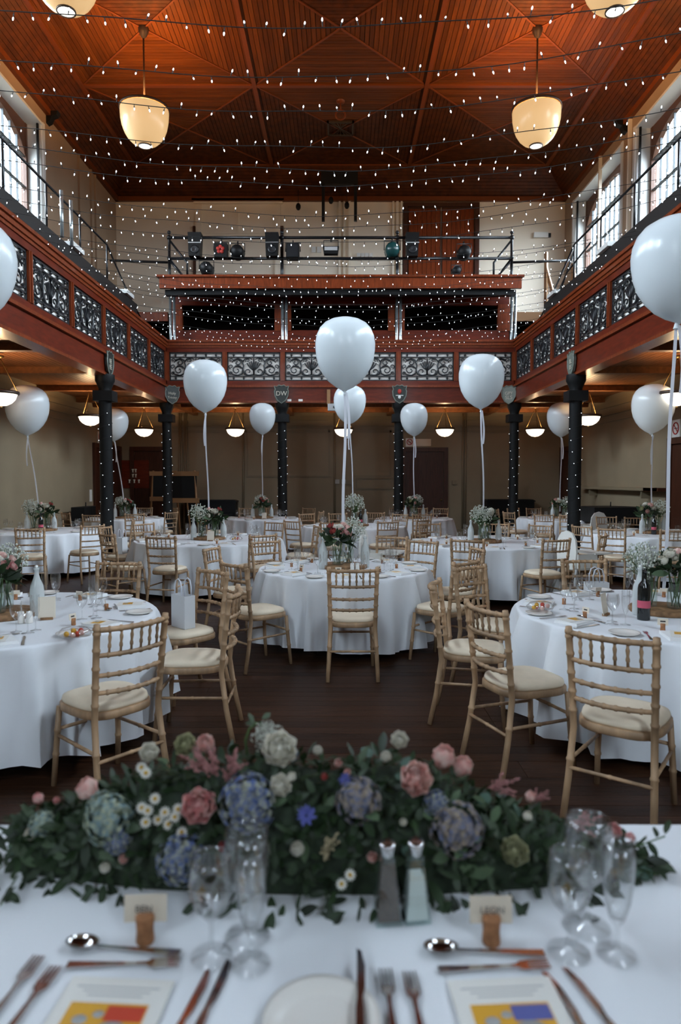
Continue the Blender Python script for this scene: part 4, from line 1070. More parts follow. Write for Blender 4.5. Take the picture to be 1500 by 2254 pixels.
def gyp_stems(seed, n=40):
    rg = random.Random(seed); m = MB()
    for i in range(n):
        d = Vector((rg.gauss(0, 1), rg.gauss(0, 1), rg.gauss(0, .8) + .3)).normalized(); m.tube([(0, 0, -.9), d * .9], .012, 3)
    me = m.mesh('stems'); me.materials.append(M['stem']); return me
GYP, GST = gyp_mesh(4), gyp_stems(4)

# centrepiece bouquets: jars on a log slice
def bouquet(kind, seed):
    rg = random.Random(seed)
    r = thing('flower_arrangement', '', 'flowers', group='table flower arrangements')
    MB().lathe([(.001, 0), (.17, 0), (.175, .005), (.175, .022), (.17, .027), (.001, .027)], 18).obj('log_slice', 'bark', r)
    spots = [(0, 0, 1.0)] if kind == 0 else [(-.06, 0, 1.0), (.07, .02, .9)]
    for q, (x, yy, s) in enumerate(spots):
        MB().lathe([(.001, .028), (.04, .03), (.043, .05), (.043, .12), (.034, .14), (.036, .16)], 14, (x, yy, 0)).obj('jar', 'jar', r)
        st = MB()
        for k in range(9): st.tube([(x + rg.uniform(-.025, .025), yy + rg.uniform(-.025, .025), .035), (x + rg.uniform(-.05, .05), yy + rg.uniform(-.05, .05), .22)], .003, 4)
        tag(st.obj('stems', 'stem', r), kind='stuff')
        if q == (len(spots) - 1):
            put('babys_breath', GYP, T(x + .03, yy, .27) @ Matrix.Scale(.105 if kind else .125, 4), r)['kind'] = 'stuff'
            put('gypsophila_stems', GST, T(x + .03, yy, .27) @ Matrix.Scale(.105 if kind else .125, 4), r)['kind'] = 'stuff'
        if q == 0 and kind:
            cols = ['rose_peach', 'rose_white', 'rose_pink', 'rose_white', 'rose_red'] if kind == 1 else ['rose_white', 'rose_white', 'rose_peach', 'rose_white', 'rose_green']
            for k in range(12):
                a = k * 2.4; d = Vector((.9 * math.cos(a), .9 * math.sin(a), rg.uniform(.1, 1.3))).normalized()
                put('rose', ROSE[cols[k % 5]], aim(Vector((x, yy, .235)) + d * rg.uniform(.07, .10), d, rg.uniform(.026, .04), k), r)
            for k in range(44):
                a = k * 2.4 + 1; d = Vector((math.cos(a), math.sin(a), rg.uniform(-.2, 1.2))).normalized()
                put('leaf', LEAF['leaf' if k % 3 else 'leaf2'], aim(Vector((x, yy, .2)) + d * .05, d, rg.uniform(.07, .12), k) @ Rx(PI / 2 - .4), r)
    return r
BQ = [Proto(bouquet(k, 60 + k)) for k in range(3)]
for k, kind, s, lab in ((1, 1, 1.1, 'two jars of mixed flowers on a log slice at the foot of the central ribbon'), (2, 1, 1.0, 'mixed flower jars at the left picture edge'), (3, 2, 1.0, 'jars of white flowers on a log slice at the right picture edge'), (4, 1, 1.15, 'pink and cream rose bouquet on the middle left table'), (5, 2, 1.15, 'white rose bouquet in a jar on the middle right table'), (6, 0, 1.3, 'tall cloud of white baby\'s breath on the central rear table'),
                     (7, 2, 1.1, 'white bouquet half behind the right column'), (8, 2, 1.2, 'white and green bouquet on the right aisle table'), (9, 2, 1.2, 'pale bouquet in front of the far panelled door'), (10, 1, 1.2, 'mixed bouquet on the far table left of centre'), (11, 1, 1.1, 'pink-tipped bouquet beside the left column'), (12, 1, 1.2, 'pink rose bouquet on the left aisle table')):
    tx, ty, tr, ph = TAB[k]; BQ[kind].at((tx, ty, .728), .8 * k, lab, None, s * 1.22)

# ================================================================== TABLEWARE (built once, copied)
def proto_mesh(name, build, m, cat):
    me = build.mesh(name); me.materials.append(M[m]); o = bpy.data.objects.new(name, me); COL.objects.link(o); o['category'] = cat; return Proto(o)
wg = MB().lathe([(.034, 0), (.034, .002), (.006, .006), (.0035, .02), (.0035, .075), (.012, .085), (.028, .105), (.036, .13), (.036, .155), (.031, .185)], 16)
GLS = proto_mesh('wine_glass', wg, 'glass', 'wine glass')
fl = MB().lathe([(.03, 0), (.03, .002), (.005, .006), (.003, .02), (.003, .06), (.012, .075), (.021, .11), (.024, .15), (.022, .205)], 14)
FLU = proto_mesh('champagne_flute', fl, 'glass', 'glass')
PLT = proto_mesh('side_plate', MB().lathe([(.001, .004), (.055, .004), (.06, .006), (.078, .014), (.085, .016), (.085, .013), (.06, .002), (.001, .001)], 26), 'china', 'plate')
def cutlery_mesh(kind):
    m = MB()
    if kind == 'knife':
        m.prism([(-.008, -.11), (.008, -.11), (.007, -.02), (.005, 0), (.009, .02), (.010, .07), (.004, .105), (-.004, .11), (-.004, .0), (-.006, -.02)], .003)
    elif kind == 'fork':
        m.prism([(-.009, -.10), (.009, -.10), (.006, -.04), (.003, .02), (.004, .04), (.011, .05), (.012, .062), (-.012, .062), (-.011, .05), (-.004, .04), (-.003, .02), (-.006, -.04)], .0025, T(0, 0, .002))
        for k in range(4):
            x = -.012 + .0065 * k; m.prism([(x, .062), (x + .0042, .062), (x + .0036, .1), (x + .0008, .1)], .0022, T(0, 0, .003))
    else:
        m.prism([(-.009, -.11), (.009, -.11), (.006, -.04), (.003, .02), (.004, .05), (-.004, .05), (-.003, .02), (-.006, -.04)], .0025, T(0, 0, .003))
        m.lathe([(.001, -.004), (.012, -.002), (.018, .004), (.019, .007)], 14, (0, .078, .005), Matrix.Diagonal((1.05, 1.7, 1)))
    return m
KNF, FRK, SPN = (proto_mesh(n_, cutlery_mesh(n_), 'cutlery', n_) for n_ in ('knife', 'fork', 'spoon'))
nk = MB(); nk.b(-.09, .09, -.11, .11, 0, .006); nk.b(-.088, .09, -.11, .108, .006, .013); nk.b(-.09, .086, -.108, .11, .013, .020)
NAP = proto_mesh('folded_napkin', nk, 'linen2', 'napkin')
ck = thing('cork_card_holder', '', 'place card', group='')
MB().lathe([(.001, 0), (.013, 0), (.0135, .003), (.0125, .02), (.0135, .038), (.012, .04), (.001, .04)], 12).obj('cork', 'cork', ck)
MB().b(-.028, .028, -.0006, .0006, .03, .068, Rx(-.12)).obj('card', 'card', ck)
MB().b(-.014, .014, -.0012, -.0006, .048, .056, Rx(-.12)).obj('handwriting', 'ink', ck)
CRK = Proto(ck)
mn = thing('menu_card', '', 'menu', group='')
MB().b(-.07, .07, -.1, .1, 0, .002).obj('card', 'paper', mn); MB().b(-.045, .045, -.06, .02, .002, .0026).obj('picture', 'sweet_y', mn); MB().b(-.035, .0, -.055, -.02, .0026, .003).obj('picture_detail', 'grey', mn)
MNU = Proto(mn)
wb_ = thing('water_bottle', '', 'bottle', group='')
MB().lathe([(.001, 0), (.04, 0), (.043, .01), (.043, .15), (.038, .19), (.02, .235), (.014, .26), (.014, .285), (.018, .288), (.018, .3), (.001, .3)], 16).obj('glass_body', 'frost', wb_)
MB().ball((0, 0, .307), .012, 8, 5).obj('stopper', 'white', wb_); MB().tube([(-.016, 0, .28), (-.02, 0, .3), (0, 0, .315), (.02, 0, .3), (.016, 0, .28)], .0015, 4).obj('wire_clip', 'steel', wb_)
WBT = Proto(wb_)
wn = thing('wine_bottle', '', 'bottle', group='')
MB().lathe([(.001, 0), (.037, 0), (.038, .01), (.038, .19), (.033, .215), (.016, .24), (.0145, .3), (.0155, .302), (.0155, .315), (.001, .315)], 16).obj('glass_body', 'wine', wn)
MB().lathe([(.0384, .075), (.0384, .12)], 16).obj('label_band', 'winelabel', wn)
WNB = Proto(wn)
sp_ = thing('salt_and_pepper_pot', '', 'shaker', group='')
MB().lathe([(.001, 0), (.019, 0), (.02, .004), (.018, .06), (.001, .06)], 12).obj('pot', 'china', sp_); MB().lathe([(.018, .06), (.016, .07), (.001, .074)], 12).obj('cap', 'china', sp_)
SNP = Proto(sp_)
tn = thing('table_number_card', '', 'card', group='')
MB().b(-.035, .035, -.014, .014, 0, .014).obj('wood_block', 'bark', tn); MB().b(-.05, .05, -.001, .001, .008, .14, Rx(-.15)).obj('card', 'card', tn)
TNM = Proto(tn)
TZ = .7285
rs = random.Random(21)
def setting(k, a, full, var):
    tx, ty, tr, ph = TAB[k]
    def at(rad, side, z=0):   # rad from centre, side = metres clockwise
        return (tx + rad * math.cos(a) - side * math.sin(a), ty + rad * math.sin(a) + side * math.cos(a), TZ + z)
    rz = a + PI / 2      # local +y points to the centre
    sec = SECT[int(round(math.atan2(math.cos(a), -math.sin(a)) / (PI / 4))) % 8]
    G = lambda s: '%s, %s place of %s' % (s, sec, ph)
    j = rs.uniform
    if full:
        NAP.at(at(tr - .15, j(-.02, .02)), rz + j(-.25, .25), G('folded white napkin'), 'napkins on ' + ph, 0.85)
        MNU.at(at(tr - .15, j(-.02, .02), .0185), rz + PI + j(-.4, .4), G('cream menu card with yellow picture'), 'menus on ' + ph, .8)
        FRK.at(at(tr - .14, -.15), rz + j(-.1, .1), G('steel fork'), 'forks on ' + ph); KNF.at(at(tr - .14, .13), rz + j(-.1, .1), G('steel knife'), 'knives on ' + ph)
        if var % 2 == 0: SPN.at(at(tr - .30, .0), rz + PI / 2 + j(-.2, .2), G('dessert spoon'), 'spoons on ' + ph)
    PLT.at(at(tr - .13, -.27 if full else -.1), rz, G('ivory side plate'), 'side plates on ' + ph, 1 if full else 1.2)
    GLS.at(at(tr - .32, .15), 0, G('larger stemmed wine glass'), 'wine glasses on ' + ph, 1.0); GLS.at(at(tr - .38, .09), 0, G('smaller stemmed wine glass'), 'wine glasses on ' + ph, .9)
    if full or var % 2: FLU.at(at(tr - .38, .19), 0, G('slim champagne flute'), 'champagne flutes on ' + ph)
    if full: CRK.at(at(tr - .31, -.06), rz, G('cork holding a cream place card'), 'place cards on ' + ph)
    elif var % 2 == 0: CRK.at(at(tr - .3, -.04), rz, G('cork holding a cream place card'), 'place cards on ' + ph)
for k, (tx, ty, tr, ph) in TAB.items():
    full = k in (1, 2, 3, 4, 5); n = 8; a0 = {1: -PI / 2 + .02, 2: -1.15, 3: -PI / 2 - .35}.get(k, .3 * k)
    for q in range(n):
        a = a0 + 2 * PI * q / n
        px = tx + tr * math.cos(a); py = ty + tr * math.sin(a)
        if abs(px) > .5 * py + .25: continue      # outside the picture
        setting(k, a, full, q + k)
    WBT.at((tx - .2, ty - .1, TZ), 0, 'frosted swing-top water bottle on ' + ph + ', left of the flowers'); WBT.at((tx + .21, ty + .02, TZ), 0, 'frosted swing-top water bottle on ' + ph + ', right of the flowers')
    if k in (3, 8, 12, 6): WNB.at((tx + {3: -.24, 8: -.08, 12: .1, 6: .12}[k], ty - .25 if k != 6 else ty - .02, TZ), 0, 'dark wine bottle standing on ' + ph)
    if k in (1, 2, 3, 8): 
        for s in (0, 1): SNP.at((tx + (.08 if k != 2 else .22) + .05 * s, ty - .22, TZ), 0, 'small white cruet pot on %s, %s of the pair' % (ph, ('left', 'right')[s]), 'cruet pots on ' + ph)
    if k in (2, 3, 4, 7, 10): TNM.at((tx + (.33 if k == 2 else -.42 if k == 3 else .08), ty - .12 if k < 4 else ty - .3, TZ), {2: .3, 3: .9}.get(k, 0), 'cream table number card in a wooden block on ' + ph)
# sweets in cellophane on the two near tables
for k, px, py, lab in ((2, 165, 1397, 'clear bag of bright sweets on a napkin on the near left table'), (3, 1190, 1338, 'clear bag of red and yellow sweets on the near right table'), (4, 520, 1187, 'small bag with red and yellow sweets on the middle left table')):
    p = at_z(px, py, TZ + .03); r = thing('bag_of_sweets', lab, 'sweets', (p.x, p.y, TZ + .022))
    for q in range(7):
        MB().ball((.05 * math.cos(q * 2.4) * (q / 7 + .3), .035 * math.sin(q * 2.4), .012 + .012 * (q % 2)), .015, 7, 5).obj('sweet', ('sweet_r', 'sweet_y', 'rose_peach')[q % 3], r)
    MB().lathe([(.001, .001), (.075, .003), (.085, .02), (.06, .045), (.02, .055)], 12, (0, 0, 0), Matrix.Diagonal((1.1, .8, 1))).obj('cellophane', 'glass', r)
# gift bags
def bag(loc, rz, lab):
    r = thing('paper_gift_bag', lab, 'bag', loc, rz)
    b = MB(); b.b(-.09, .09, -.045, .045, 0, .002)
    for s in (-1, 1): b.b(-.09, .09, *sorted((s * .045, s * .0435)), 0, .24); b.b(*sorted((s * .09, s * .0885)), -.045, .045, 0, .24)
    b.obj('bag_body', 'bagpaper', r)
    for s in (-1, 1): MB().tube([(-.045, s * .04, .22), (-.045, s * .04, .3), (-.03, s * .04, .345), (0, s * .04, .36), (.03, s * .04, .345), (.045, s * .04, .3), (.045, s * .04, .22)], .005, 6).obj('handle', 'ribbon', r)
cs = {}
for k, root, rz in CHAIRS: cs.setdefault(k, []).append((root, rz))
for k, idx, lab in ((2, 1, 'white paper gift bag standing on a chair at the near left table'), (3, 4, 'white paper gift bag standing on the far chair of the near right table'), (4, 3, 'white paper gift bag on a chair left of the middle left table')):
    root, rz = cs[k][idx]; bag((root.x, root.y, .503), rz, lab)
# high chairs
hc = thing('high_chair', '', 'high chair', group='white high chairs')
V = []; 
bk_ = MB(); pl_ = [(-.16, 0), (.16, 0), (.18, .2), (.16, .34), (.1, .42), (0, .45), (-.1, .42), (-.16, .34), (-.18, .2)]
bk_.prism(pl_, .025, T(0, -.16, .52) @ Matrix(((1, 0, 0, 0), (0, 0, 1, 0), (0, 1, 0, 0), (0, 0, 0, 1)))); bk_.obj('backrest', 'highchair', hc)
seat_solid(sq(.17, .18, -.17, .16, 18), [(.95, .49), (1, .5), (1, .52), (.9, .53)]).obj('seat', 'highchair', hc)
t_ = MB(); t_.b(-.22, .22, .1, .36, .68, .7); t_.obj('tray', 'highchair', hc)
for s in (-1, 1):
    MB().b(*sorted((s * .17, s * .195)), -.14, .15, .52, .69).obj('arm', 'highchair', hc)
    for f_ in (-1, 1): MB().tube([(s * .15, f_ * .13, .5), (s * .24, f_ * .26, 0)], .016, 8).obj('leg', 'grey', hc)
HC = Proto(hc)
for px, py, zz, rz, lab in ((1310, 1130, .93, .2, 'white high chair with arched back behind the right aisle table'), (1271, 1167, .97, -1.2, 'white high chair seen sideways beside the middle right table'), (826, 1165, .97, -1.9, 'white high chair seen sideways before the central rear table')):
    p = at_z(px, py, zz); q = Vector((p.x, p.y, 0)); HC.at(q, rz, lab)
    HCS = globals().setdefault('HCS', []); HCS.append(q)

# ================================================================== THINGS ALONG THE WALLS
def cabinet(px0, px1, ptop, lab, Y=DY - .35):
    a, b = at_y(px0, ptop, Y), at_y(px1, ptop, Y); r = thing('black_cabinet', lab, 'cabinet', ((a.x + b.x) / 2, Y, 0)); hw = (b.x - a.x) / 2; h = a.z
    MB().b(-hw, hw, -.1, .3, 0, h - .05).obj('case', 'black', r); l_ = MB(); l_.prism([(-hw - .03, 0), (hw + .03, 0), (hw + .02, .03), (hw - .05, .06), (-hw + .05, .06), (-hw - .02, .03)], .46, T(0, .33, h - .05) @ Rx(PI / 2)); l_.obj('lid', 'black', r)
    MB().b(-hw + .05, hw - .05, -.3, -.1, .58, .68).obj('front_shelf', 'black', r)
    for s in (-1, 1): MB().b(*sorted((s * (hw - .05), s * (hw - .12))), -.28, -.2, 0, .58).obj('leg', 'black', r)
cabinet(1070, 1175, 1100, 'low black cabinet against the back wall beside the right corner column')
cabinet(412, 520, 1101, 'low black cabinet against the back wall right of the easels')
def grand(px, ptop, Y, w_, lab):
    p = at_y(px, ptop, Y); r = thing('covered_furniture', lab, 'furniture', (p.x, Y, 0)); h = p.z
    ol = [(-.5, -.5), (.5, -.5), (.5, .0), (.42, .3), (.2, .45), (-.1, .5), (-.4, .45), (-.5, .3)]
    MB().prism([(x * w_, y * 1.0) for x, y in ol], .32, T(0, 0, h - .34)).obj('cover', 'black', r); MB().tube([(0, 0, h - .03), (0, 0, h + .08)], .012, 6).obj('lid_prop', 'black', r)
    for x, y in ((-.4, -.35), (.4, -.35), (0, .35)): MB().lathe([(.05, 0), (.04, .1), (.06, h - .34)], 8, (x * w_, y, 0)).obj('leg', 'black', r)
grand(189, 1113, 15.95, .3, 'low black covered piece of furniture by the left wall'); grand(1345, 1113, 14.4, 1.05, 'low black covered piece of furniture by the right wall')
def easel(px, w_, lab, rz, Y):
    p = at_y(px, 1045, Y); r = thing('display_easel', lab, 'easel', (p.x, Y, 0), rz)
    ht = at_y(px, 1040, Y).z
    MB().b(-w_ / 2, w_ / 2, -.02, .02, ht - .75, ht).obj('board', 'black', r)
    for z in (ht - .03, ht - .72): MB().b(-w_ / 2 - .08, w_ / 2 + .08, -.06, -.02, z - .06, z + .06).obj('crossbar', 'tan', r)
    for s in (-1, 1): MB().tube([(s * .3, .0, ht + .05), (s * .42, -.05, 0)], .03, 4, smooth=False).obj('leg', 'tan', r)
    MB().tube([(0, .05, ht - .2), (0, .55, 0)], .025, 4, smooth=False).obj('rear_leg', 'tan', r)
easel(362, .62, 'black board on a wooden easel behind the left corner column', .1, 18.7); easel(404, .7, 'black board on a wooden easel, right one of two at the back wall', -.15, 17.6)
p = P(280, 1040); r = thing('ornament_board', 'dark red wall panel with small pale ornaments near the left rear door', 'panel', (p.x + .22, DY, p.z))
MB().b(-.42, .42, -.05, 0, -.45, .35).obj('board', 'mahog', r)
for x, z in ((-.03, .0), (.05, 0), (-.03, -.14), (.05, -.14), (-.13, -.3), (.01, -.3), (.14, -.3)): MB().lathe([(.03, 0), (.015, .03), (.035, .09), (.03, .1)], 8, (x, -.09, z)).obj('ornament', 'letter', r)
def sign(loc, rz, lab, w_, h, kind):
    r = thing('no_smoking_sign' if kind else 'lit_box_sign', lab, 'sign', loc, rz)
    MB().b(-w_ / 2, w_ / 2, -.02, 0, -h / 2, h / 2).obj('plate', 'white' if kind else 'card', r)
    if kind:
        MB().tube([(.36 * w_ * math.cos(a), -.024, .05 * h + .36 * w_ * math.sin(a)) for a in [2 * PI * i / 18 for i in range(18)]], .012, 5, closed=True).obj('red_ring', 'red', r)
        MB().tube([(-.25 * w_, -.024, .05 * h + .25 * w_), (.25 * w_, -.024, .05 * h - .25 * w_)], .011, 5).obj('red_bar', 'red', r); MB().b(-.2 * w_, .2 * w_, -.024, -.02, .03 * h, .07 * h).obj('cigarette', 'ink', r)
p = P(902, 974); sign((p.x, DY, p.z), 0, 'white no smoking sign above the panelled far door', .22, .24, 1)
p = P(930, 974); sign((p.x, DY, p.z), 0, 'blank cream sign beside the no smoking sign above the far door', .5, .2, 0)
p = at_x(219, 963, -RX); sign((-RX, p.y, p.z), PI / 2, 'small no smoking sign on the left wall above the door', .3, .3, 1)
p = at_x(1491, 945, RX); sign((RX, p.y, p.z), -PI / 2, 'no smoking sign on the right wall above the door', .3, .36, 1)
a, b = at_x(1290, 1072, RX), at_x(1475, 1076, RX)
r = thing('wall_shelf', 'long pale shelf on the right wall with shadow below', 'shelf', (RX, 0, a.z))
MB().b(-.25, 0, b.y, a.y, -.04, .02).obj('board', 'trimlow', r); MB().b(-.25, 0, b.y - .05, b.y + .6, -.045, .022).obj('end_board', 'darkwood', r)
for yy in (b.y + .8, a.y - .8): MB().b(-.2, 0, yy - .02, yy + .02, -.2, -.04).obj('bracket', 'trimlow', r)
p = at_y(765, 897, 16.3); r = thing('projector', 'small white projector hung under the far gallery beam beside the centre balloons', 'projector', (at_y(735, 900, 16.3).x, 16.3, p.z))
MB().b(-.14, .14, -.1, .1, -.08, .08).obj('case', 'grey', r); MB().lathe([(.035, 0), (.035, .03), (.001, .02)], 10, (.02, -.1, .0), Rx(PI / 2).to_3x3()).obj('lens', 'iron', r); MB().b(-.16, -.08, -.04, .04, .08, .42).obj('bracket', 'tan', r)
for px, dd in ((637, 'left'), (662, 'right')):
    p = at_y(px, 881, GY - .03); tag(MB().b(p.x - .05, p.x + .05, GY - .032, GY - .026, p.z - .025, p.z + .025).obj('beam_label', 'paper'), 'small paper label stuck on the far gallery beam, %s of a pair' % dd, 'label')
p = at_y(207, 1087, 19.5); tag(MB().b(-RX, -RX + .01, 17.2, 17.35, p.z - .15, p.z + .15).obj('notice_sheet', 'paper'), 'small blue and white notice on the left wall by the door', 'notice')
p = at_z(196, 1122, .4); r = thing('fire_extinguisher', 'small red fire extinguisher by the left wall', 'extinguisher', (-5.95, 16.9, 0))
MB().lathe([(.001, 0), (.08, 0), (.085, .02), (.085, .42), (.04, .5), (.03, .55), (.001, .55)], 12).obj('cylinder', 'red', r); MB().b(-.02, .09, -.015, .015, .55, .6).obj('handle', 'black', r)

# ================================================================== HEAD TABLE IN THE FOREGROUND
HT = thing('head_table', 'long head table in the foreground, hidden under its cloth', 'table', (0, 1.17, 0))
MB().b(-1.75, 1.75, -.4, .42, .70, .745).obj('tabletop', 'tan', HT)
for x in (-1.6, 1.6):
    for y in (-.3, .3): MB().tube([(x, y, .7), (x, y, 0)], .02, 6).obj('leg', 'black', HT)
c = MB(); V = []; nx, ny = 120, 30; y0, y1 = .74, 1.605
rg = random.Random(8)
for j in range(ny + 1):
    for i in range(nx + 1):
        x = -1.8 + 3.6 * i / nx; y = y0 + (y1 - y0) * j / ny
        z = .752 + .0012 * math.sin(9 * x + 4 * y) * math.sin(7 * y - 3 * x) + .0007 * math.sin(23 * x + 15 * y)
        V.append((x, y, z))
F = [(j * (nx + 1) + i, j * (nx + 1) + i + 1, (j + 1) * (nx + 1) + i + 1, (j + 1) * (nx + 1) + i) for j in range(ny) for i in range(nx)]
c.add(V, F, True)
for yy, s in ((y1, 1), (y0, -1)):      # hanging sides
    V = []; n = 160; lv = ((.002, .752), (.012, .74), (.018, .6), (.03, .3), (.036, .06))
    for q, (o, z) in enumerate(lv):
        for i in range(n + 1):
            x = -1.8 + 3.6 * i / n; V.append((x, yy + s * (o + .018 * q / 4 * math.sin(17 * x)), z if q else .7512))
    F = [(j * (n + 1) + i, j * (n + 1) + i + 1, (j + 1) * (n + 1) + i + 1, (j + 1) * (n + 1) + i) for j in range(4) for i in range(n)]
    c.add(V, F if s < 0 else [f[::-1] for f in F], True)
tag(c.obj('tablecloth', 'linen'), 'white linen cloth on the long head table in the foreground', 'tablecloth')
HZ = .7545

# ---- floral garland
GYC = 1.455
topo = [(0, 1890), (40, 1790), (60, 1755), (130, 1745), (200, 1715), (260, 1690), (330, 1660), (400, 1640), (450, 1630), (560, 1615), (640, 1622), (720, 1640), (800, 1632), (860, 1622), (950, 1650), (1050, 1715), (1150, 1765), (1250, 1805), (1330, 1830), (1430, 1870)]
def hgt(x):
    px = 750 + x / 1.46 * 1460
    pts = topo
    if px <= pts[0][0] or px >= pts[-1][0]: return .02
    for (a, ya), (b, yb2) in zip(pts, pts[1:]):
        if a <= px <= b: return max(.03, at_y(px, ya + (yb2 - ya) * (px - a) / (b - a), GYC).z - HZ - .02)
def dep(x): return .05 + .115 * max(0, 1 - (abs(x - .0) / .72) ** 2.4)
ga = thing('floral_garland', 'low floral garland of roses, hydrangeas and greenery along the head table', 'flowers', (0, GYC, HZ))
def surf(x, ph, k=1.0):
    """point on the mound: ph 0 = front at the cloth, pi/2 = top, pi = back"""
    return Vector((x, -dep(x) * k * math.cos(ph), hgt(x) * k * max(0, math.sin(ph)) ** .8))
V = []; nx, nph = 60, 12
for i in range(nx + 1):
    x = -.70 + 1.34 * i / nx
    for j in range(nph + 1): V.append(surf(x, PI * j / nph, .80) + Vector((0, .0, 0)))
core = MB().add(V, [(i * (nph + 1) + j, i * (nph + 1) + j + 1, (i + 1) * (nph + 1) + j + 1, (i + 1) * (nph + 1) + j) for i in range(nx) for j in range(nph)], True)
core.obj('moss_base', 'foliage', ga)
rg = random.Random(77)
def nrm_at(x, ph):
    return Vector((rg.uniform(-.25, .25), -math.cos(ph) * .8, math.sin(ph) * .9 + .1)).normalized()
fill = MB()
def leaf_into(m, M4, w, l):
    V = [(0, 0, 0), (-w, l * .35, .1 * w), (0, l * .4, 0), (w, l * .35, .1 * w), (-w * .7, l * .75, -.08 * l), (0, l, -.15 * l), (w * .7, l * .75, -.08 * l)]
    m.add([M4 @ Vector(v) for v in V], [(0, 2, 1), (0, 3, 2), (1, 2, 5, 4), (2, 3, 6, 5)], True)
for i in range(2100):
    x = rg.uniform(-.72, .66); ph = rg.uniform(.05, 2.5); p = surf(x, ph, rg.uniform(.7, .9)); n_ = nrm_at(x, ph)
    leaf_into(fill, aim(p, n_, 1, rg.uniform(0, 6.28)) @ Rx(rg.uniform(.1, 1.1)), rg.uniform(.005, .009), rg.uniform(.02, .045))
tag(fill.obj('filler_leaves', 'leaf', ga), kind='stuff')
for i in range(230):
    x = rg.uniform(-.74, .67); ph = rg.uniform(.1, 2.2); p = surf(x, ph, rg.uniform(.8, .93)); n_ = nrm_at(x, ph)
    kind = rg.choices(('leaf', 'leaf2', 'euca', 'long'), (5, 2.2, .8, 2.5))[0]
    put('leaf', LEAF[kind], aim(p, n_, rg.uniform(.032, .06) * (.6 if kind == 'euca' else 1), rg.uniform(0, 6.28)) @ Rx(rg.uniform(.15, 1.0)), ga)
for i in range(70):
    x = rg.uniform(-.7, .62); p = Vector((x, -dep(x) * rg.uniform(.85, 1.25), rg.uniform(.004, .02)))
    put('leaf', LEAF[rg.choice(('leaf', 'long', 'leaf'))], aim(p, (rg.uniform(-.5, .5), -.5, .9), rg.uniform(.03, .055), PI + rg.uniform(-1.1, 1.1)), ga)
def on_garland(px, py):
    """where the view ray first meets the mound"""
    d = ray(px, py); t = 1.05
    while t < 1.9:
        q = Vector((0, 0, CAM_H)) + d * t; l = Vector((q.x, q.y - GYC, q.z - HZ))
        D_, Hh = dep(l.x), hgt(l.x)
        if abs(l.y) < D_ * 1.0 and l.z < Hh * max(.0, 1 - (abs(l.y) / D_) ** 2.2) and l.z > -.01: break
        if l.z < 0.004: break
        if l.y > .0 and t > 1.0: break
        t += .004
    return Vector((q.x, q.y - GYC, max(.01, q.z - HZ)))
def toward(p, up_=.35, side=0):
    v = Vector((0, -GYC, CAM_H - HZ)) - p; v.normalize(); return (v + Vector((side, 0, up_))).normalized()
def fsize(rpx, p): return rpx * (p.y + GYC) / FPX * 1.06
HYD = {k: hydrangea_mesh(k, i) for i, k in enumerate(('hyd_blue', 'hyd_pale', 'hyd_brown'))}
PLU = {k: plume_mesh(k, i) for i, k in enumerate(('astilbe', 'astilbe_cream'))}
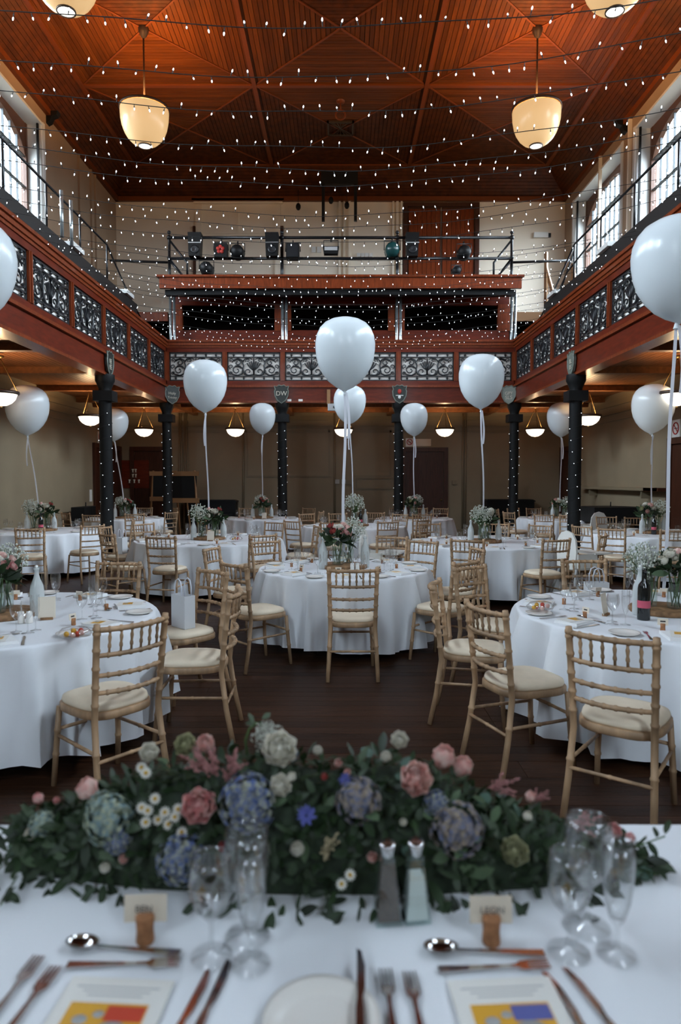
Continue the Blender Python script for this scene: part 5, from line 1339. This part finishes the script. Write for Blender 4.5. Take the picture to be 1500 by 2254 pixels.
FLW = [('rose', 'rose_pink', 440, 1782, 44, -.1), ('rose', 'rose_peach', 905, 1722, 43, .35), ('bud', 'rose_peach', 972, 1672, 36, .2), ('bud', 'rose_peach', 1012, 1692, 32, .3), ('bud', 'rose_peach', 207, 1742, 34, -.6), ('bud', 'rose_peach', 452, 1642, 30, 0), ('rose', 'rose_green', 412, 1644, 28, -.2),
 ('rose', 'rose_white', 612, 1656, 44, .1), ('rose', 'rose_white', 612, 1733, 28, .3), ('bud', 'rose_white', 640, 1712, 15, .2), ('rose', 'rose_white', 880, 1632, 22, 0), ('bud', 'rose_white', 850, 1668, 18, 0), ('rose', 'rose_green', 1130, 1880, 36, .1),
 ('hyd', 'hyd_blue', 545, 1770, 60, 0), ('hyd', 'hyd_pale', 242, 1808, 50, -.1), ('hyd', 'hyd_blue', 400, 1893, 52, 0), ('hyd', 'hyd_brown', 1005, 1828, 56, .1), ('hyd', 'hyd_brown', 790, 1765, 48, 0), ('hyd', 'hyd_pale', 95, 1815, 28, -.2), ('hyd', 'hyd_blue', 262, 1850, 30, -.1), ('hyd', 'hyd_blue', 960, 1770, 28, 0),
 ('plume', 'astilbe', 480, 1700, 40, -.4), ('plume', 'astilbe', 515, 1690, 34, .1), ('plume', 'astilbe', 1080, 1738, 34, .9), ('plume', 'astilbe', 1255, 1820, 36, .9), ('plume', 'astilbe_cream', 715, 1880, 36, .1), ('plume', 'astilbe', 1175, 1760, 22, .5), ('plume', 'astilbe', 455, 1690, 34, -.7), ('plume', 'astilbe', 500, 1715, 30, .4), ('hyd', 'hyd_pale', 225, 1775, 30, -.2), ('rose', 'rose_white', 330, 1660, 24, -.1), ('bud', 'rose_white', 1160, 1800, 16, .2), ('bud', 'rose_white', 700, 1655, 16, 0), ('hyd', 'hyd_blue', 640, 1660, 16, .2),
 ('corn', 'corn', 675, 1800, 24, 0), ('corn', 'corn', 760, 1720, 16, 0), ('bud', 'rose_red', 490, 1866, 17, 0), ('bud', 'rose_red', 714, 1712, 12, 0), ('bud', 'rose_peach', 745, 1682, 14, 0), ('bud', 'rose_peach', 765, 1702, 12, 0),
 ('bud', 'rose_pink', 88, 1760, 17, -.3), ('bud', 'rose_pink', 125, 1764, 12, 0), ('rose', 'rose_pink', 1348, 1832, 20, .3), ('bud', 'rose_pink', 1382, 1846, 16, .5), ('bud', 'rose_peach', 1165, 1756, 17, .3), ('bud', 'rose_white', 655, 1872, 24, 0), ('bud', 'rose_white', 232, 1912, 18, 0), ('bud', 'rose_peach', 272, 1893, 16, 0), ('bud', 'rose_white', 888, 1812, 13, 0), ('rose', 'rose_white', 70, 1838, 16, -.2), ('bud', 'rose_peach', 820, 1890, 18, 0)]
for kind, mn_, px, py, rp, side in FLW:
    p = on_garland(px, py); d = toward(p, .25, side); s = fsize(rp, p); p = p + d * s * .7
    if kind == 'rose': put('rose', ROSE[mn_], aim(p, d, s, px), ga)
    elif kind == 'bud': put('rosebud', BUD[mn_], aim(p, Vector((side, -.3, .8)) if side else d, s * 1.15, px), ga)
    elif kind == 'hyd': put('hydrangea', HYD[mn_], aim(p - d * s * .5, d, s, px), ga)
    elif kind == 'plume': put('astilbe', PLU[mn_], aim(p - d * s * .5, Vector((side, -.45, .6)), s * 1.5, px), ga)
    else:
        m = CORN if 'CORN' in globals() else None
        if m is None:
            mm = MB()
            for q in range(24): petal(mm, Rz(q * 2.4) @ T(0, .12, .1) @ Rx(.1 + .9 * (q % 3) / 3), .16, .85, .1, 2, 2)
            CORN = mm.mesh('cornflower'); CORN.materials.append(M['corn']); m = CORN
        put('cornflower', m, aim(p, d, s, px), ga)
for px, py in ((310, 1693), (318, 1705), (340, 1762), (325, 1788), (365, 1792), (320, 1814), (345, 1808), (395, 1785), (370, 1818), (402, 1836), (312, 1782), (770, 1930), (755, 1950), (388, 1802)):
    p = on_garland(px, py); d = toward(p, .2, rg.uniform(-.2, .2)); daisy(ga, p + d * .02, d, fsize(13, p))
for px, py, s in ((590, 1622, 34), (1310, 1790, 0),):
    p = on_garland(px, py)
    if s: put('babys_breath', GYP, aim(p, (0, 0, 1), fsize(s, p)), ga)['kind'] = 'stuff'
# eucalyptus disc, trailing sprigs and the upright curl
p = Vector((.535, .03, .09)); put('leaf', LEAF['euca'], aim(p, (.1, -.9, .3), .062, .2) @ Rz(PI), ga)
put('leaf', LEAF['euca'], aim(Vector((.62, -.02, .02)), (.3, -.5, .8), .045, 2), ga)
p0 = Vector((-.205, .02, .22)); MB().tube([p0, p0 + Vector((-.004, .0, .035)), p0 + Vector((.004, 0, .06)), p0 + Vector((.022, 0, .075))], [.003, .003, .0025, .002], 5).obj('stem', 'stem', ga)
for q in range(4): put('leaf', LEAF['leaf2'], aim(p0 + Vector((.014 + .006 * q, 0, .07 + .004 * q)), (rg.uniform(-1, 1), -.6, .5), .028, q * 1.7), ga)
for s0, s1 in (((-.70, -.08, .03), (-.735, -.14, .002)), ((-.66, -.1, .02), (-.66, -.17, .003)), ((.6, -.03, .03), (.70, -.02, .06)), ((.58, -.06, .02), (.66, -.08, .01)), ((-.03, -.15, .02), (-.02, -.19, .006))):
    A, B = Vector(s0), Vector(s1); MB().tube([A, B], .002, 4).obj('stem', 'stem', ga)
    for q in range(6): put('leaf', LEAF['leaf'], aim(A.lerp(B, q / 5) + Vector((0, 0, .004)), (rg.uniform(-.6, .6), -.4, .8), .038, q * 1.3), ga)

# ---- things on the head table (pixel of where each stands on the cloth)
def hp(px, py): 
    p = at_z(px, py, HZ); p.z = HZ; return p
BIGG = proto_mesh('wine_glass', MB().lathe([(.036, 0), (.036, .002), (.008, .006), (.004, .02), (.004, .062), (.012, .07), (.028, .088), (.037, .112), (.039, .135), (.036, .165), (.034, .178), (.0325, .178), (.0345, .165), (.0375, .135), (.0355, .112), (.026, .09), (.010, .073), (.001, .070)], 30), 'glass', 'wine glass')
BIGF = proto_mesh('champagne_flute', MB().lathe([(.033, 0), (.033, .002), (.007, .006), (.004, .018), (.004, .05), (.014, .066), (.022, .095), (.027, .135), (.028, .165), (.0265, .2), (.025, .2), (.0265, .165), (.0255, .135), (.0205, .095), (.012, .068), (.001, .063)], 30), 'glass', 'glass')
BIGG.at(hp(466, 2105), 0, 'clear wine glass nearest the left place card on the head table'); BIGG.at(hp(545, 2062), 0, 'taller-looking wine glass behind the flute on the head table', None, 1.12)
BIGF.at(hp(553, 2122), 0, 'champagne flute between the left wine glasses and the salt on the head table')
BIGG.at(hp(1252, 2095), 0, 'clear wine glass nearest the right place card on the head table'); BIGG.at(hp(1292, 2040), 0, 'wine glass behind the others on the right of the head table', None, 1.15)
BIGF.at(hp(1358, 2100), 0, 'champagne flute on the right of the head table')
def place(px, py, name, lab, rz):
    r = thing('cork_card_holder', lab, 'place card', hp(px, py), rz)
    MB().lathe([(.001, 0), (.0155, 0), (.0165, .004), (.0150, .022), (.0162, .042), (.0168, .046), (.0145, .05), (.001, .05)], 16).obj('cork', 'cork', r)
    c = MB().b(-.038, .038, -.0007, .0007, .034, .082, Rx(-.1)).obj('card', 'card', r)
    text(name, .017, 'lettering', 'ink', c, T(0, -.0075, .064) @ Rx(PI / 2 - .1), .0003)
place(320, 2072, 'BEN', 'cork holding a cream name card, left one on the head table', .05); place(1082, 2075, 'LEON', 'cork holding a cream name card, right one on the head table', 0)
def shaker(px, py, fillm, lab):
    r = thing('glass_shaker', lab, 'shaker', hp(px, py), .12)
    def frus(m, w0, w1, z0, z1):
        V = [(s * w, t * w, z) for w, z in ((w0, z0), (w1, z1)) for s, t in ((-1, -1), (1, -1), (1, 1), (-1, 1))]
        return m.add(V, [(3, 2, 1, 0), (4, 5, 6, 7), (0, 1, 5, 4), (1, 2, 6, 5), (2, 3, 7, 6), (3, 0, 4, 7)])
    g = MB(); frus(g, .025, .012, 0, .115); frus(g, .013, .0135, .115, .122); g.obj('glass_body', 'aqua', r)
    frus(MB(), .0205, .0115 if fillm == 'pepper' else .013, .006, .11 if fillm == 'pepper' else .085).obj('filling', fillm, r)
    MB().lathe([(.0125, .122), (.013, .13), (.0165, .142), (.0155, .147), (.006, .144), (.001, .1435)], 14).obj('cap', 'pewter', r)
shaker(853, 2022, 'pepper', 'tall glass pepper shaker before the garland'); shaker(915, 2018, 'salt', 'tall glass salt shaker beside the pepper before the garland')
def lay(pr, px, py, rz, lab, s=1.0, dz=0):
    p = hp(px, py); p.z += dz; o = pr.at(p, rz, lab, None, s); return o
BK, BF, BS = (proto_mesh(n_, cutlery_mesh(n_), 'cutlery', n_) for n_ in ('knife', 'fork', 'spoon'))
lay(BS, 270, 2092, PI / 2 - .12, 'dessert spoon lying above the left menu', .95); lay(BF, 272, 2125, -PI / 2 + .03, 'dessert fork lying above the left menu', .95)
lay(BS, 1065, 2098, PI / 2 - .05, 'dessert spoon lying above the right menu', .95); lay(BF, 1088, 2132, -PI / 2 + .07, 'dessert fork lying above the right menu', .95)
lay(BF, 12, 2205, -.1, 'outer fork at the lower left corner of the head table', 1.0); lay(BF, 48, 2232, -.12, 'inner fork at the lower left corner of the head table', 1.0)
lay(BK, 402, 2248, -.18, 'knife right of the left menu, inner one', 1.0); lay(BK, 455, 2222, -.16, 'knife right of the left menu, outer one', 1.0)
lay(BF, 862, 2240, 0.03, 'inner fork beside the plate on the head table', 1.0); lay(BF, 922, 2248, .05, 'outer fork beside the plate on the head table', 1.0)
lay(BK, 1275, 2252, .2, 'knife right of the right menu, inner one', 1.0); lay(BK, 1330, 2240, .24, 'knife right of the right menu, outer one', 1.0)
pl2 = MB().lathe([(.001, .004), (.058, .004), (.063, .007), (.08, .015), (.09, .017), (.09, .014), (.063, .002), (.001, .001)], 40).obj('dinner_plate', 'china'); p = hp(708, 2262); pl2.location = p; tag(pl2, 'ivory side plate at the bottom edge of the head table', 'plate')
lay(BK, 792, 2222, -.02, 'butter knife resting on the rim of the plate', 1.0, .018)
def big_menu(px, py, rz, lab, blue):
    r = thing('menu_card', lab, 'menu', hp(px, py), rz)
    MB().b(-.085, .085, -.12, .12, 0, .006).obj('booklet', 'paper', r)
    t = MB()
    for q, w_ in enumerate((.068, .055, .045)): t.b(-w_, w_, .098 - .009 * q, .1005 - .009 * q, .006, .0063)
    t.obj('print', 'grey', r)
    MB().b(-.062, .062, -.11, .065, .006, .0066).obj('picture', 'sweet_y', r)
    MB().b(-.0, .06, .03, .06, .0066, .007).obj('picture_sky', 'corn' if blue else 'sweet_r', r)
    for x, y, s in ((-.035, .03, .012), (-.01, .042, .009), (.02, .01, .025), (-.03, 0, .015), (.005, -.03, .02)):
        MB().lathe([(.001, .0002), (s, .0001), (s, 0)], 14, (x, y, .0072), Matrix.Diagonal((1, .8, 1))).obj('picture_circle', 'grey', r)
    return r
big_menu(205, 2292, -.06, 'menu booklet with yellow picture, left one on the head table', False); big_menu(1150, 2292, .06, 'menu booklet with yellow and blue picture, right one on the head table', True)
